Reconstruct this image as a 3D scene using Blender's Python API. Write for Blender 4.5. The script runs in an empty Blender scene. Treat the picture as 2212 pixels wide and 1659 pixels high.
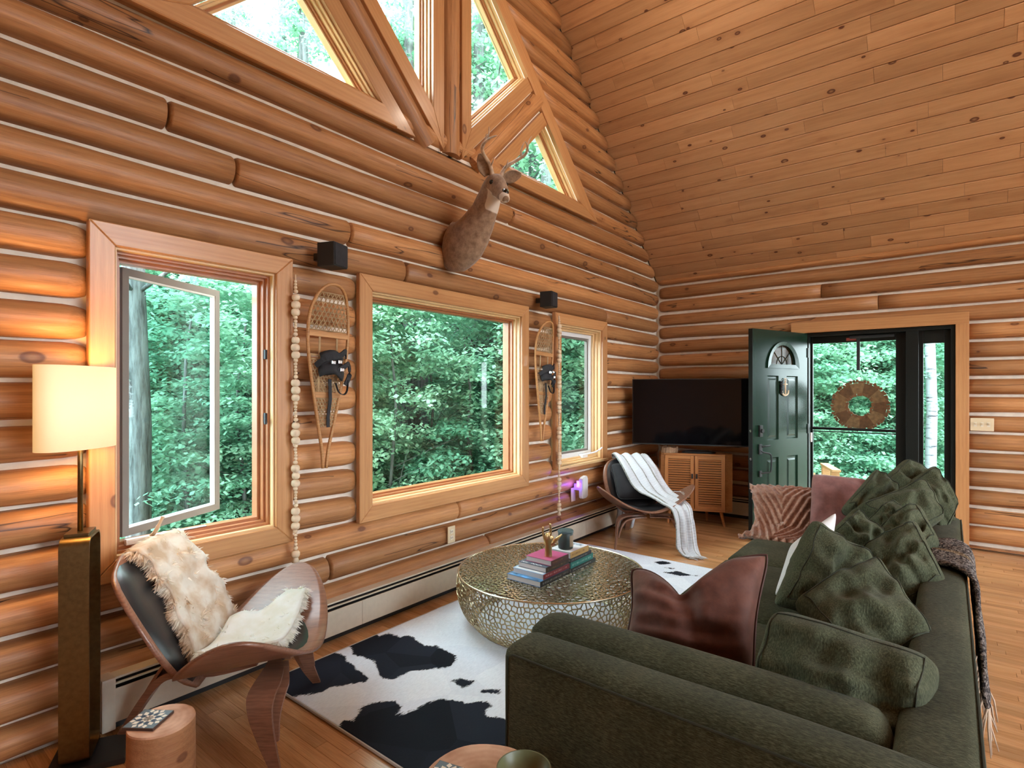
import bpy, bmesh, math, random
from mathutils import Vector, Matrix, noise, geometry
C = bpy.context.scene.collection
PI = math.pi
random.seed(7)
# ------------------------------------------------------------------ camera, sky, lights, exposure
YAW = math.radians(38.4); CY, SY = math.cos(YAW), math.sin(YAW); FPX = 1190.0; HC = 1.45
cam_d = bpy.data.cameras.new('camera'); cam = bpy.data.objects.new('camera', cam_d); C.objects.link(cam)
cam.location = (0, 0, HC); cam.rotation_euler = (PI/2, 0, YAW - PI/2)
cam_d.sensor_width = 36; cam_d.lens = FPX/2212*36; cam_d.shift_y = 14.5/2212; cam_d.clip_start = 0.05; cam_d.clip_end = 300
bpy.context.scene.camera = cam
sc = bpy.context.scene
w = bpy.data.worlds.new('overcast_sky'); sc.world = w; w.use_nodes = True
SKY = 20.0
wb = w.node_tree.nodes['Background']; wb.inputs[0].default_value = (0.83, 0.93, 1.0, 1); wb.inputs[1].default_value = SKY
sc.cycles.max_bounces = 8; sc.cycles.diffuse_bounces = 4; sc.cycles.glossy_bounces = 3; sc.cycles.transmission_bounces = 4; sc.cycles.transparent_max_bounces = 12
vs = sc.view_settings; vs.view_transform = 'Standard'; vs.look = 'None'; vs.gamma = 1; vs.use_curve_mapping = False; vs.exposure = 0.0
def light(name, kind, loc, energy, color, size=0.1, rot=None, spot=None):
    d = bpy.data.lights.new(name, kind); o = bpy.data.objects.new(name, d); C.objects.link(o)
    o.location = loc; d.energy = energy; d.color = color
    if kind == 'AREA': d.size = size
    elif kind != 'SUN': d.shadow_soft_size = size
    if rot: o.rotation_euler = rot
    if spot: d.spot_size = spot; d.spot_blend = 0.6
    return o
WARM = (1.0, 0.74, 0.50)
light('ceiling_spot_light', 'POINT', (3.62, 1.47, 4.18), 32, (1.0, 0.84, 0.68), 0.04)
light('high_fill_light', 'POINT', (3.2, -1.8, 4.8), 72, (1.0, 0.84, 0.68), 0.35)  # unseen fill light, added to brighten the room from above
light('side_fill_light', 'POINT', (5.0, -2.4, 3.4), 17, (1.0, 0.84, 0.68), 0.3)  # second added fill light, out of view on the right
# ------------------------------------------------------------------ helpers
def W(px, py, Z):
    u = (px-1106)/FPX
    return Vector((Z*(CY+u*SY), Z*(SY-u*CY), HC+(844-py)*Z/FPX))
def tag(o, label=None, cat=None, group=None, kind=None):
    if label: o['label'] = label
    if cat: o['category'] = cat
    if group: o['group'] = group
    if kind: o['kind'] = kind
    return o
def empty(name, loc=(0,0,0), rz=0, parent=None):
    o = bpy.data.objects.new(name, None); C.objects.link(o); o.location = loc; o.rotation_euler = (0,0,rz)
    o.empty_display_size = 0.1
    if parent: o.parent = parent
    return o
def thing(name, label, cat, loc=(0,0,0), rz=0, group=None):
    return tag(empty(name, loc, rz), label, cat, group)
def new_bm(): return bmesh.new()
def link(name, bm, mat, parent=None, smooth=False, rnd=None, loc=None, rot=None):
    me = bpy.data.meshes.new(name); bm.normal_update(); bm.to_mesh(me); bm.free()
    if mat:
        for m in (mat if isinstance(mat, (list, tuple)) else [mat]): me.materials.append(m)
    if smooth: me.shade_smooth()
    if rnd is not None and 'rnd' not in me.attributes:
        a = me.attributes.new('rnd', 'FLOAT', 'POINT')
        a.data.foreach_set('value', [rnd]*len(me.vertices))
    o = bpy.data.objects.new(name, me); C.objects.link(o)
    if parent: o.parent = parent
    if loc is not None: o.location = loc
    if rot is not None: o.rotation_euler = rot
    return o
def smooth_angle(o, deg=35):
    me = o.data; me.shade_smooth()
    bm = bmesh.new(); bm.from_mesh(me); a = math.radians(deg)
    for e in bm.edges:
        if len(e.link_faces) == 2 and e.calc_face_angle(0) > a: e.smooth = False
    bm.to_mesh(me); bm.free(); return o
def box(bm, x0, x1, y0, y1, z0, z1, bev=0.0, mi=0, M=None):
    vs_ = [bm.verts.new((x,y,z)) for z in (z0,z1) for y in (y0,y1) for x in (x0,x1)]
    fs = [bm.faces.new([vs_[i] for i in q]) for q in ((0,2,3,1),(4,5,7,6),(0,1,5,4),(2,6,7,3),(0,4,6,2),(1,3,7,5))]
    for f in fs: f.material_index = mi
    if M is not None:
        for v in vs_: v.co = M @ v.co
    if bev > 0:
        es = list({e for f in fs for e in f.edges})
        bmesh.ops.bevel(bm, geom=es, offset=bev, segments=2, affect='EDGES', profile=0.7)
    return bm
def bx(name, a, b, mat, parent=None, bev=0.0, rnd=None, smooth=False):
    bm = new_bm(); box(bm, min(a[0],b[0]), max(a[0],b[0]), min(a[1],b[1]), max(a[1],b[1]), min(a[2],b[2]), max(a[2],b[2]), bev)
    return link(name, bm, mat, parent, rnd=rnd)
def tube(bm, pts, rad, n=8, caps=True, mi=0, up=None, closed=False):
    """loft through points; rad: float or list of float/(rx,ry)"""
    pts = [Vector(p) for p in pts]; m = len(pts); rings = []
    if not isinstance(rad, (list, tuple)): rad = [rad]*m
    u = None
    for i, p in enumerate(pts):
        if closed: t = (pts[(i+1) % m]-pts[i-1])
        else: t = (pts[min(i+1, m-1)]-pts[max(i-1, 0)])
        t.normalize()
        if up is not None: u = Vector(up); u = (u-t*u.dot(t)).normalized()
        elif u is None:
            u = Vector((0,0,1)) if abs(t.z) < .9 else Vector((1,0,0)); u = (u-t*u.dot(t)).normalized()
        else: u = (u-t*u.dot(t)).normalized()
        s = t.cross(u); r = rad[i]; rx, ry = (r, r) if not isinstance(r, (list, tuple)) else r
        rings.append([bm.verts.new(p + s*(rx*math.cos(2*PI*k/n)) + u*(ry*math.sin(2*PI*k/n))) for k in range(n)])
    for i in range(m if closed else m-1):
        a, b = rings[i], rings[(i+1) % m]
        for k in range(n):
            f = bm.faces.new((a[k], a[(k+1)%n], b[(k+1)%n], b[k])); f.material_index = mi
    if caps and not closed:
        for r in (rings[0][::-1], rings[-1]):
            f = bm.faces.new(r); f.material_index = mi
    return rings
def strip(bm, pts, wid, thick, wdir, mi=0):
    """flat band through points; width along wdir"""
    pts = [Vector(p) for p in pts]; m = len(pts); rings = []
    for i, p in enumerate(pts):
        t = (pts[min(i+1,m-1)]-pts[max(i-1,0)]).normalized()
        wd = Vector(wdir); wd = (wd-t*wd.dot(t)).normalized(); nn = t.cross(wd)
        w_ = wid[i] if isinstance(wid,(list,tuple)) else wid; th = thick[i] if isinstance(thick,(list,tuple)) else thick
        rings.append([bm.verts.new(p+wd*(a*w_/2)+nn*(b*th/2)) for a,b in ((-1,-1),(1,-1),(1,1),(-1,1))])
    for i in range(m-1):
        for k in range(4):
            f = bm.faces.new((rings[i][k], rings[i][(k+1)%4], rings[i+1][(k+1)%4], rings[i+1][k])); f.material_index = mi
    bm.faces.new(rings[0][::-1]).material_index = mi; bm.faces.new(rings[-1]).material_index = mi
def catmull(pts, k=6):
    P_ = [Vector(p) for p in pts]; out = []
    for i in range(len(P_)-1):
        p0, p1, p2, p3 = P_[max(i-1,0)], P_[i], P_[i+1], P_[min(i+2,len(P_)-1)]
        for j in range(k):
            t = j/k
            out.append(0.5*((2*p1)+(p2-p0)*t+(2*p0-5*p1+4*p2-p3)*t*t+(3*p1-p0-3*p2+p3)*t**3))
    out.append(P_[-1].copy()); return out
def lerpl(vals, n):
    out = []
    for i in range(n):
        t = i/(n-1)*(len(vals)-1); a = min(int(t), len(vals)-2); f = t-a
        va, vb = vals[a], vals[a+1]
        out.append(tuple(x+(y-x)*f for x,y in zip(va,vb)) if isinstance(va,(tuple,list)) else va+(vb-va)*f)
    return out
def lathe(bm, prof, n=24, c=(0,0), mi=0):
    rings = [[bm.verts.new((c[0]+r*math.cos(2*PI*k/n), c[1]+r*math.sin(2*PI*k/n), z)) for k in range(n)] for r, z in prof]
    for a, b in zip(rings, rings[1:]):
        for k in range(n): bm.faces.new((a[k], a[(k+1)%n], b[(k+1)%n], b[k])).material_index = mi
    bm.faces.new(rings[0][::-1]).material_index = mi; bm.faces.new(rings[-1]).material_index = mi
def grid_surface(bm, nu, nv, fn, mi=0):
    g = [[bm.verts.new(fn(i/nu, j/nv)) for j in range(nv+1)] for i in range(nu+1)]
    for i in range(nu):
        for j in range(nv): bm.faces.new((g[i][j], g[i+1][j], g[i+1][j+1], g[i][j+1])).material_index = mi
    return g
def solid(o, t, off=0):
    m = o.modifiers.new('thickness', 'SOLIDIFY'); m.thickness = t; m.offset = off; return o
def subsurf(o, n=1):
    m = o.modifiers.new('smooth', 'SUBSURF'); m.levels = n; m.render_levels = n; return o
def vn(p, s=1.0): return noise.noise(Vector(p)*s)
# ------------------------------------------------------------------ materials
def mat_base(name, rough=0.5, spec=0.5):
    m = bpy.data.materials.new(name); m.use_nodes = True; nt = m.node_tree; b = nt.nodes['Principled BSDF']
    b.inputs['Roughness'].default_value = rough; b.inputs['Specular IOR Level'].default_value = spec
    return m, nt, b
def nd(nt, t, **kw):
    n = nt.nodes.new(t)
    for k, v in kw.items():
        if k in n.inputs: n.inputs[k].default_value = v
        else: setattr(n, k, v)
    return n
def ramp(nt, fac, stops):
    r = nt.nodes.new('ShaderNodeValToRGB'); el = r.color_ramp.elements
    while len(el) < len(stops): el.new(0.5)
    for e, (p, c) in zip(el, stops):
        e.position = p; e.color = (*c, 1) if len(c) == 3 else c
    nt.links.new(fac, r.inputs[0]); return r.outputs[0]
def mixc(nt, fac, a, b, mode='MIX'):
    m = nt.nodes.new('ShaderNodeMix'); m.data_type = 'RGBA'; m.blend_type = mode
    for s, v in ((m.inputs[0], fac), (m.inputs[6], a), (m.inputs[7], b)):
        if hasattr(v, 'is_linked'): nt.links.new(v, s)
        elif isinstance(v, (int, float)): s.default_value = v
        else: s.default_value = (*v, 1)
    return m.outputs[2]
def mth(nt, op, a, b=None, c=None, clamp=False):
    m = nt.nodes.new('ShaderNodeMath'); m.operation = op; m.use_clamp = clamp
    for i, v in enumerate((a, b, c)):
        if v is None: continue
        if hasattr(v, 'is_linked'): nt.links.new(v, m.inputs[i])
        else: m.inputs[i].default_value = v
    return m.outputs[0]
def bump(nt, b, h, strength=0.3, dist=0.005):
    n = nt.nodes.new('ShaderNodeBump'); n.inputs['Strength'].default_value = strength; n.inputs['Distance'].default_value = dist
    nt.links.new(h, n.inputs['Height']); nt.links.new(n.outputs[0], b.inputs['Normal'])
def plain(name, col, rough=0.5, metal=0.0, spec=0.5, emit=None, es=1.0, var=0.0, vs_=30.0, coat=0.0, sheen=0.0):
    m, nt, b = mat_base(name, rough, spec)
    b.inputs['Base Color'].default_value = (*col, 1); b.inputs['Metallic'].default_value = metal
    if coat: b.inputs['Coat Weight'].default_value = coat
    if sheen: b.inputs['Sheen Weight'].default_value = sheen
    if emit: b.inputs['Emission Color'].default_value = (*emit, 1); b.inputs['Emission Strength'].default_value = es
    if var:
        tc = nt.nodes.new('ShaderNodeTexCoord'); n = nd(nt, 'ShaderNodeTexNoise', Scale=vs_, Detail=4.0); nt.links.new(tc.outputs['Object'], n.inputs[0])
        c = ramp(nt, n.outputs[0], [(0.3, tuple(x*(1-var) for x in col)), (0.7, tuple(min(1, x*(1+var)) for x in col))]); nt.links.new(c, b.inputs['Base Color'])
    return m
def wood(name, light_, mid, dark, rough=0.45, sc_=1.0, knots=1.0, knotdens=1.0, cracks=0.0, fine=0.25, varamt=0.22, coat=0.0, bumps=0.25, spec=0.4, kcol=(0.10,0.03,0.012)):
    m, nt, b = mat_base(name, rough, spec); L = nt.links
    tc = nt.nodes.new('ShaderNodeTexCoord'); at = nd(nt, 'ShaderNodeAttribute', attribute_name='rnd')
    vm = nt.nodes.new('ShaderNodeVectorMath'); vm.operation = 'MULTIPLY'; L.new(at.outputs['Fac'], vm.inputs[0]); vm.inputs[1].default_value = (37.0, 11.0, 23.0)
    va = nt.nodes.new('ShaderNodeVectorMath'); va.operation = 'ADD'; L.new(tc.outputs['Object'], va.inputs[0]); L.new(vm.outputs[0], va.inputs[1]); P_ = va.outputs[0]
    def mp(s):
        q = nt.nodes.new('ShaderNodeMapping'); q.inputs['Scale'].default_value = s; L.new(P_, q.inputs[0]); return q.outputs[0]
    # knots
    vo = nd(nt, 'ShaderNodeTexVoronoi', Scale=1.0); L.new(mp((3.6*knotdens, 6.0*knotdens, 6.0*knotdens)), vo.inputs[0])
    sep = nt.nodes.new('ShaderNodeSeparateColor'); L.new(vo.outputs['Color'], sep.inputs[0])
    d = vo.outputs['Distance']; rad = mth(nt, 'MULTIPLY_ADD', sep.outputs[0], 0.14, 0.06)
    sparse = mth(nt, 'GREATER_THAN', sep.outputs[1], 0.35)
    kn = mth(nt, 'MULTIPLY', mth(nt, 'SUBTRACT', 1.0, mth(nt, 'DIVIDE', d, rad), clamp=True), sparse)
    halo = mth(nt, 'MULTIPLY', mth(nt, 'SUBTRACT', 1.0, mth(nt, 'DIVIDE', d, 0.34), clamp=True), sparse)
    n1 = nd(nt, 'ShaderNodeTexNoise', Scale=1.6*sc_, Detail=5.0, Roughness=0.62, Distortion=0.5); L.new(mp((0.8, 11, 11)), n1.inputs[0])
    f1 = mth(nt, 'ADD', n1.outputs[0], mth(nt, 'MULTIPLY', halo, -0.22))
    wv = nd(nt, 'ShaderNodeTexWave', Scale=1.3*sc_, Distortion=5.5, Detail=3.0); wv.bands_direction = 'Z'; wv.inputs['Detail Scale'].default_value = 1.4; L.new(mp((0.28, 9, 9)), wv.inputs[0])
    f2 = mth(nt, 'ADD', mth(nt, 'MULTIPLY', f1, 0.86), mth(nt, 'MULTIPLY', wv.outputs['Fac'], 0.14))
    col = ramp(nt, f2, [(0.20, dark), (0.48, mid), (0.78, light_)])
    n2 = nd(nt, 'ShaderNodeTexNoise', Scale=8.0, Detail=3.0); L.new(mp((1.2, 30, 30)), n2.inputs[0])
    col = mixc(nt, fine, col, ramp(nt, n2.outputs[0], [(0.35, tuple(x*0.55 for x in mid)), (0.65, tuple(min(1,x*1.25) for x in mid))]))
    k2 = ramp(nt, kn, [(0.0, (0,0,0)), (0.22, (1,1,1))]); kf = mth(nt, 'MULTIPLY', k2, knots*0.85)
    col = mixc(nt, kf, col, mixc(nt, ramp(nt, kn, [(0.35,(0,0,0)),(0.8,(1,1,1))]), kcol, tuple(x*0.6 for x in mid)))
    if cracks:
        n3 = nd(nt, 'ShaderNodeTexNoise', Scale=1.0, Detail=3.0, Roughness=0.45); L.new(mp((0.55, 7.5, 7.5)), n3.inputs[0])
        n4 = nd(nt, 'ShaderNodeTexNoise', Scale=1.0, Detail=1.0); L.new(mp((0.9, 3, 3)), n4.inputs[0])
        cr = mth(nt, 'SUBTRACT', 1.0, mth(nt, 'DIVIDE', mth(nt, 'ABSOLUTE', mth(nt, 'SUBTRACT', n3.outputs[0], 0.5)), 0.010), clamp=True)
        cm = mth(nt, 'MULTIPLY', cr, mth(nt, 'GREATER_THAN', n4.outputs[0], 0.56)); cm = mth(nt, 'MULTIPLY', cm, cracks)
        col = mixc(nt, cm, col, (0.035, 0.012, 0.005))
    br = mth(nt, 'MULTIPLY_ADD', at.outputs['Fac'], varamt*2, 1.0-varamt)
    hs = nt.nodes.new('ShaderNodeHueSaturation'); L.new(col, hs.inputs['Color']); L.new(br, hs.inputs['Value'])
    L.new(hs.outputs[0], b.inputs['Base Color'])
    if coat: b.inputs['Coat Weight'].default_value = coat; b.inputs['Coat Roughness'].default_value = 0.18
    h = mth(nt, 'ADD', n2.outputs[0], mth(nt, 'MULTIPLY', n1.outputs[0], 1.5))
    bump(nt, b, h, bumps, 0.004)
    return m
M = {}
M['log'] = wood('log_pine', (0.54,0.275,0.115), (0.40,0.178,0.066), (0.21,0.080,0.027), rough=0.5, knots=0.95, cracks=1.0, knotdens=1.15, varamt=0.22, coat=0.05, fine=.32)
M['plank'] = wood('ceiling_pine', (0.54,0.305,0.155), (0.46,0.24,0.112), (0.33,0.15,0.065), rough=0.5, knots=1.25, knotdens=1.5, varamt=0.14, fine=0.15, bumps=0.1)
M['trim'] = wood('trim_pine', (0.54,0.285,0.12), (0.46,0.222,0.088), (0.37,0.15,0.052), rough=0.38, knots=0.9, knotdens=0.9, varamt=0.10, fine=0.15, bumps=0.1, coat=0.2)
M['jamb'] = plain('jamb_pine', (0.66,0.43,0.21), 0.4, var=0.08, vs_=6)
M['sashwood'] = plain('sash_wood', (0.36,0.13,0.045), 0.35, var=0.12, vs_=8)
M['floor'] = wood('oak_floor', (0.64,0.37,0.18), (0.53,0.27,0.115), (0.39,0.175,0.065), rough=0.24, knots=0.0, sc_=1.3, varamt=0.20, fine=0.35, bumps=0.06, coat=0.35)
M['walnut'] = wood('walnut_shell', (0.33,0.165,0.105), (0.235,0.11,0.067), (0.12,0.052,0.032), rough=0.35, knots=0.0, sc_=2.2, varamt=0.05, fine=0.3, bumps=0.08, coat=0.3)
M['cabinet'] = wood('cabinet_oak', (0.58,0.27,0.10), (0.47,0.19,0.062), (0.34,0.12,0.035), rough=0.45, knots=0.0, sc_=1.5, varamt=0.08, fine=0.25, bumps=0.08)
M['stump'] = wood('stump_bark_side', (0.42,0.21,0.10), (0.33,0.15,0.065), (0.20,0.075,0.03), rough=0.6, knots=0.8, sc_=1.0, varamt=0.06, fine=0.25)
M['rustic'] = wood('bark_bowl_wood', (0.60,0.40,0.25), (0.44,0.26,0.15), (0.20,0.10,0.05), rough=0.8, knots=0.0, sc_=3, varamt=0.1)
M['outwood'] = wood('outdoor_chair_wood', (0.42,0.27,0.14), (0.34,0.20,0.09), (0.24,0.13,0.06), rough=0.6, knots=0.0)
M['snow'] = wood('snowshoe_ash', (0.55,0.30,0.12), (0.43,0.205,0.07), (0.28,0.11,0.035), rough=0.45, knots=0.0, sc_=2, varamt=0.1)
M['chink'] = plain('chinking', (0.74,0.64,0.53), 0.85, var=0.08, vs_=18)
M['gyp'] = plain('bare_back_wall', (0.46,0.20,0.07), 0.7, var=0.2)
M['rawhide'] = plain('rawhide_lacing', (0.40,0.27,0.14), 0.6, var=0.2)
M['black'] = plain('black_plastic', (0.012,0.012,0.013), 0.45)
M['blackm'] = plain('matte_black_metal', (0.012,0.013,0.015), 0.6)
M['strap'] = plain('black_webbing', (0.013,0.013,0.016), 0.75, var=0.3)
M['steel'] = plain('bright_steel', (0.6,0.6,0.6), 0.25, 1.0)
M['blackpaint'] = plain('black_door_frame_paint', (0.004,0.006,0.005), 0.45, spec=0.25)
M['greenpaint'] = plain('dark_green_door_paint', (0.007,0.024,0.014), 0.24, spec=0.22)
M['cream'] = plain('cream_enamel', (0.66,0.60,0.49), 0.35, var=0.04)
M['plate'] = plain('ivory_plastic', (0.62,0.50,0.32), 0.4)
M['white'] = plain('white_plastic', (0.75,0.75,0.76), 0.35)
M['whitesash'] = plain('white_sash_vinyl', (0.72,0.72,0.72), 0.4)
M['greysash'] = plain('grey_sash_edge', (0.17,0.145,0.125), 0.55)
M['brass'] = plain('antique_brass', (0.17,0.12,0.055), 0.36, 1.0, var=0.15, vs_=60)
M['goldtable'] = plain('champagne_gold_metal', (0.68,0.64,0.49), 0.26, 1.0); M['goldshaded'] = plain('shaded_gold_side', (0.42,0.35,0.21), 0.35, 1.0)  # side is the same metal with shade put into its colour
M['goldhand'] = plain('gold_figurine', (0.62,0.42,0.20), 0.28, 1.0)
M['bead'] = plain('wooden_bead', (0.66,0.52,0.36), 0.7, var=0.1, vs_=40)
M['leather'] = plain('black_leather', (0.012,0.014,0.017), 0.32, spec=0.6)
M['tvscreen'] = plain('glossy_screen', (0.003,0.003,0.004), 0.06, spec=0.25)
M['candle'] = plain('dark_green_ceramic', (0.018,0.035,0.034), 0.4)
M['bowl'] = plain('olive_ceramic', (0.10,0.11,0.05), 0.35, var=0.2)
M['eye'] = plain('glass_eye', (0.01,0.006,0.004), 0.08)
M['dirt'] = plain('forest_floor', (0.06,0.07,0.03), 0.95, var=0.6, vs_=3)
M['deck'] = plain('deck_boards', (0.25,0.19,0.13), 0.8, var=0.2)
M['cord'] = plain('beige_cord', (0.50,0.36,0.24), 0.6)
M['antler'] = plain('antler_bone', (0.52,0.38,0.27), 0.5, var=0.35, vs_=25)
M['roofout'] = plain('outer_roofing', (0.08,0.07,0.06), 0.9)
def glass(name, tint=(0.93,0.97,0.95), haze=0.0, rough=0.0):
    m = bpy.data.materials.new(name); m.use_nodes = True; nt = m.node_tree; nt.nodes.clear()
    o = nt.nodes.new('ShaderNodeOutputMaterial'); t = nt.nodes.new('ShaderNodeBsdfTransparent'); t.inputs[0].default_value = (*tint, 1)
    g = nt.nodes.new('ShaderNodeBsdfGlossy'); g.inputs['Roughness'].default_value = rough; lw = nt.nodes.new('ShaderNodeLayerWeight'); fc = mth(nt, 'MULTIPLY_ADD', mth(nt, 'POWER', lw.outputs['Facing'], 5.0), 0.45, 0.02)
    class fr: outputs = [fc]
    mx = nt.nodes.new('ShaderNodeMixShader'); nt.links.new(fr.outputs[0], mx.inputs[0]); nt.links.new(t.outputs[0], mx.inputs[1]); nt.links.new(g.outputs[0], mx.inputs[2])
    out = mx.outputs[0]
    if haze:
        df = nt.nodes.new('ShaderNodeBsdfTranslucent'); df.inputs[0].default_value = (0.8,0.9,1,1); m2 = nt.nodes.new('ShaderNodeMixShader'); m2.inputs[0].default_value = haze
        nt.links.new(out, m2.inputs[1]); nt.links.new(df.outputs[0], m2.inputs[2]); out = m2.outputs[0]
    nt.links.new(out, o.inputs[0]); return m
M['glass'] = glass('window_glass')
M['sashglass'] = glass('casement_glass', (0.74,0.84,0.84))
M['doorglass'] = glass('frosted_fan_glass', (0.55,0.55,0.42), 0.15, 0.1)
def fabric(name, a, b_, c_, rough=0.95, sheen=0.25, s=1.0, stretch=(12,1,12), weave=0.35):
    m, nt, b = mat_base(name, rough, 0.15); tc = nt.nodes.new('ShaderNodeTexCoord'); L = nt.links
    q = nt.nodes.new('ShaderNodeMapping'); q.inputs['Scale'].default_value = stretch; L.new(tc.outputs['Object'], q.inputs[0])
    n1 = nd(nt, 'ShaderNodeTexNoise', Scale=26.0*s, Detail=4.0, Roughness=0.7); L.new(q.outputs[0], n1.inputs[0])
    n2 = nd(nt, 'ShaderNodeTexNoise', Scale=5.0, Detail=3.0); L.new(tc.outputs['Object'], n2.inputs[0])
    f = mth(nt, 'ADD', mth(nt, 'MULTIPLY', n1.outputs[0], 0.75), mth(nt, 'MULTIPLY', n2.outputs[0], 0.25))
    L.new(ramp(nt, f, [(0.36, a), (0.5, b_), (0.66, c_)]), b.inputs['Base Color'])
    b.inputs['Sheen Weight'].default_value = sheen; b.inputs['Sheen Roughness'].default_value = 0.5
    n3 = nd(nt, 'ShaderNodeTexNoise', Scale=420.0*s, Detail=1.0); L.new(tc.outputs['Object'], n3.inputs[0])
    bump(nt, b, mth(nt, 'ADD', n3.outputs[0], n1.outputs[0]), weave, 0.003); return m
M['sofa'] = fabric('sofa_green_chenille', (0.018,0.020,0.010), (0.046,0.049,0.026), (0.105,0.106,0.064), stretch=(14,2.5,14), sheen=.04)
M['cushion'] = fabric('cushion_green_chenille', (0.024,0.029,0.015), (0.054,0.061,0.034), (0.115,0.124,0.075), stretch=(9,9,3), sheen=.06)
M['velvet'] = fabric('rust_velvet', (0.075,0.026,0.017), (0.105,0.038,0.025), (0.15,0.058,0.040), rough=0.6, sheen=0.15, s=0.4, stretch=(1,1,1), weave=0.1)
M['velvetp'] = plain('rust_piping', (0.06,0.018,0.013), 0.7)
M['mauve'] = fabric('mauve_velvet', (0.15,0.062,0.058), (0.205,0.088,0.08), (0.27,0.12,0.11), rough=0.8, sheen=0.4, s=0.5, stretch=(1,1,1), weave=0.1)
M['whitepillow'] = fabric('white_cotton', (0.62,0.64,0.66), (0.72,0.73,0.74), (0.8,0.8,0.8), sheen=0.1)
M['furrust'] = fabric('rust_faux_fur', (0.17,0.075,0.048), (0.29,0.14,0.092), (0.44,0.245,0.17), sheen=0.5, s=0.8, stretch=(2,2,2), weave=0.6)
M['blackcushion'] = plain('black_velvet', (0.006,0.006,0.009), 0.85, sheen=0.15)
M['cushionseam'] = plain('dark_green_seam', (0.022,0.026,0.014), 0.9)
def stripes(name):
    m, nt, b = mat_base(name, 0.95, 0.1); L = nt.links
    uv = nd(nt, 'ShaderNodeAttribute', attribute_name='wuv'); s = nt.nodes.new('ShaderNodeSeparateXYZ'); L.new(uv.outputs['Vector'], s.inputs[0])
    w1 = mth(nt, 'FRACT', mth(nt, 'MULTIPLY', s.outputs[0], 4.0)); st = mth(nt, 'LESS_THAN', w1, 0.14)
    n = nd(nt, 'ShaderNodeTexNoise', Scale=60.0, Detail=2.0); tc = nt.nodes.new('ShaderNodeTexCoord'); L.new(tc.outputs['Object'], n.inputs[0])
    rib = mth(nt, 'SINE', mth(nt, 'MULTIPLY', s.outputs[1], 260.0))
    c = mixc(nt, mth(nt, 'MULTIPLY', rib, 0.10), (0.64,0.69,0.74), (0.46,0.50,0.55))
    c = mixc(nt, mth(nt, 'MULTIPLY', st, mth(nt, 'ADD', n.outputs[0], 0.3)), c, (0.19,0.19,0.16))
    L.new(c, b.inputs['Base Color']); bump(nt, b, rib, 0.35, 0.003); return m
M['throwstripe'] = stripes('striped_cotton_throw')
def tweed(name):
    m, nt, b = mat_base(name, 0.95, 0.1); L = nt.links; tc = nt.nodes.new('ShaderNodeTexCoord')
    v = nd(nt, 'ShaderNodeTexVoronoi', Scale=150.0); L.new(tc.outputs['Object'], v.inputs[0])
    uv = nd(nt, 'ShaderNodeAttribute', attribute_name='wuv'); s = nt.nodes.new('ShaderNodeSeparateXYZ'); L.new(uv.outputs['Vector'], s.inputs[0])
    band = mth(nt, 'LESS_THAN', mth(nt, 'ABSOLUTE', mth(nt, 'SUBTRACT', s.outputs[0], 0.5)), 0.10)
    sp = nt.nodes.new('ShaderNodeSeparateColor'); L.new(v.outputs['Color'], sp.inputs[0])
    c1 = ramp(nt, sp.outputs[0], [(0.2,(0.025,0.022,0.024)),(0.5,(0.09,0.075,0.068)),(0.9,(0.24,0.21,0.19))])
    c2 = ramp(nt, sp.outputs[0], [(0.2,(0.06,0.04,0.022)),(0.6,(0.15,0.10,0.06)),(0.9,(0.34,0.26,0.17))])
    L.new(mixc(nt, band, c1, c2), b.inputs['Base Color']); bump(nt, b, v.outputs['Distance'], 0.6, 0.006); return m
M['tweed'] = tweed('grey_tweed_blanket')
def fleece(name, a, b_):
    m, nt, b = mat_base(name, 0.9, 0.1); L = nt.links; tc = nt.nodes.new('ShaderNodeTexCoord')
    n = nd(nt, 'ShaderNodeTexNoise', Scale=14.0, Detail=3.0); L.new(tc.outputs['Object'], n.inputs[0])
    L.new(ramp(nt, n.outputs[0], [(0.35, a), (0.62, b_)]), b.inputs['Base Color']); b.inputs['Sheen Weight'].default_value = 0.3
    o_ = nt.nodes['Material Output']; tr = nt.nodes.new('ShaderNodeBsdfTranslucent'); L.new(b.inputs['Base Color'].links[0].from_socket, tr.inputs[0]); mx = nt.nodes.new('ShaderNodeMixShader'); mx.inputs[0].default_value = 0.38
    L.new(b.outputs[0], mx.inputs[1]); L.new(tr.outputs[0], mx.inputs[2]); L.new(mx.outputs[0], o_.inputs[0]); return m
M['fleece'] = fleece('sheepskin_wool', (0.66,0.50,0.34), (0.86,0.80,0.70))
M['fleece2'] = fleece('sheepskin_wool_white', (0.80,0.78,0.68), (0.88,0.88,0.84))
def leafmat(name, c1, c2):
    m = bpy.data.materials.new(name); m.use_nodes = True; nt = m.node_tree; nt.nodes.clear(); L = nt.links
    o = nt.nodes.new('ShaderNodeOutputMaterial'); d = nt.nodes.new('ShaderNodeBsdfDiffuse'); t = nt.nodes.new('ShaderNodeBsdfTranslucent')
    tc = nt.nodes.new('ShaderNodeTexCoord'); n = nd(nt, 'ShaderNodeTexNoise', Scale=0.9, Detail=4.0); L.new(tc.outputs['Object'], n.inputs[0])
    oi = nt.nodes.new('ShaderNodeObjectInfo'); f = mth(nt, 'ADD', mth(nt, 'MULTIPLY', n.outputs[0], 0.9), mth(nt, 'MULTIPLY_ADD', oi.outputs['Random'], 0.3, -0.15))
    c = ramp(nt, f, [(0.3, c1), (0.65, c2)]); L.new(c, d.inputs[0]); L.new(c, t.inputs[0])
    mx = nt.nodes.new('ShaderNodeMixShader'); mx.inputs[0].default_value = 0.45; L.new(d.outputs[0], mx.inputs[1]); L.new(t.outputs[0], mx.inputs[2]); L.new(mx.outputs[0], o.inputs[0]); return m
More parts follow.
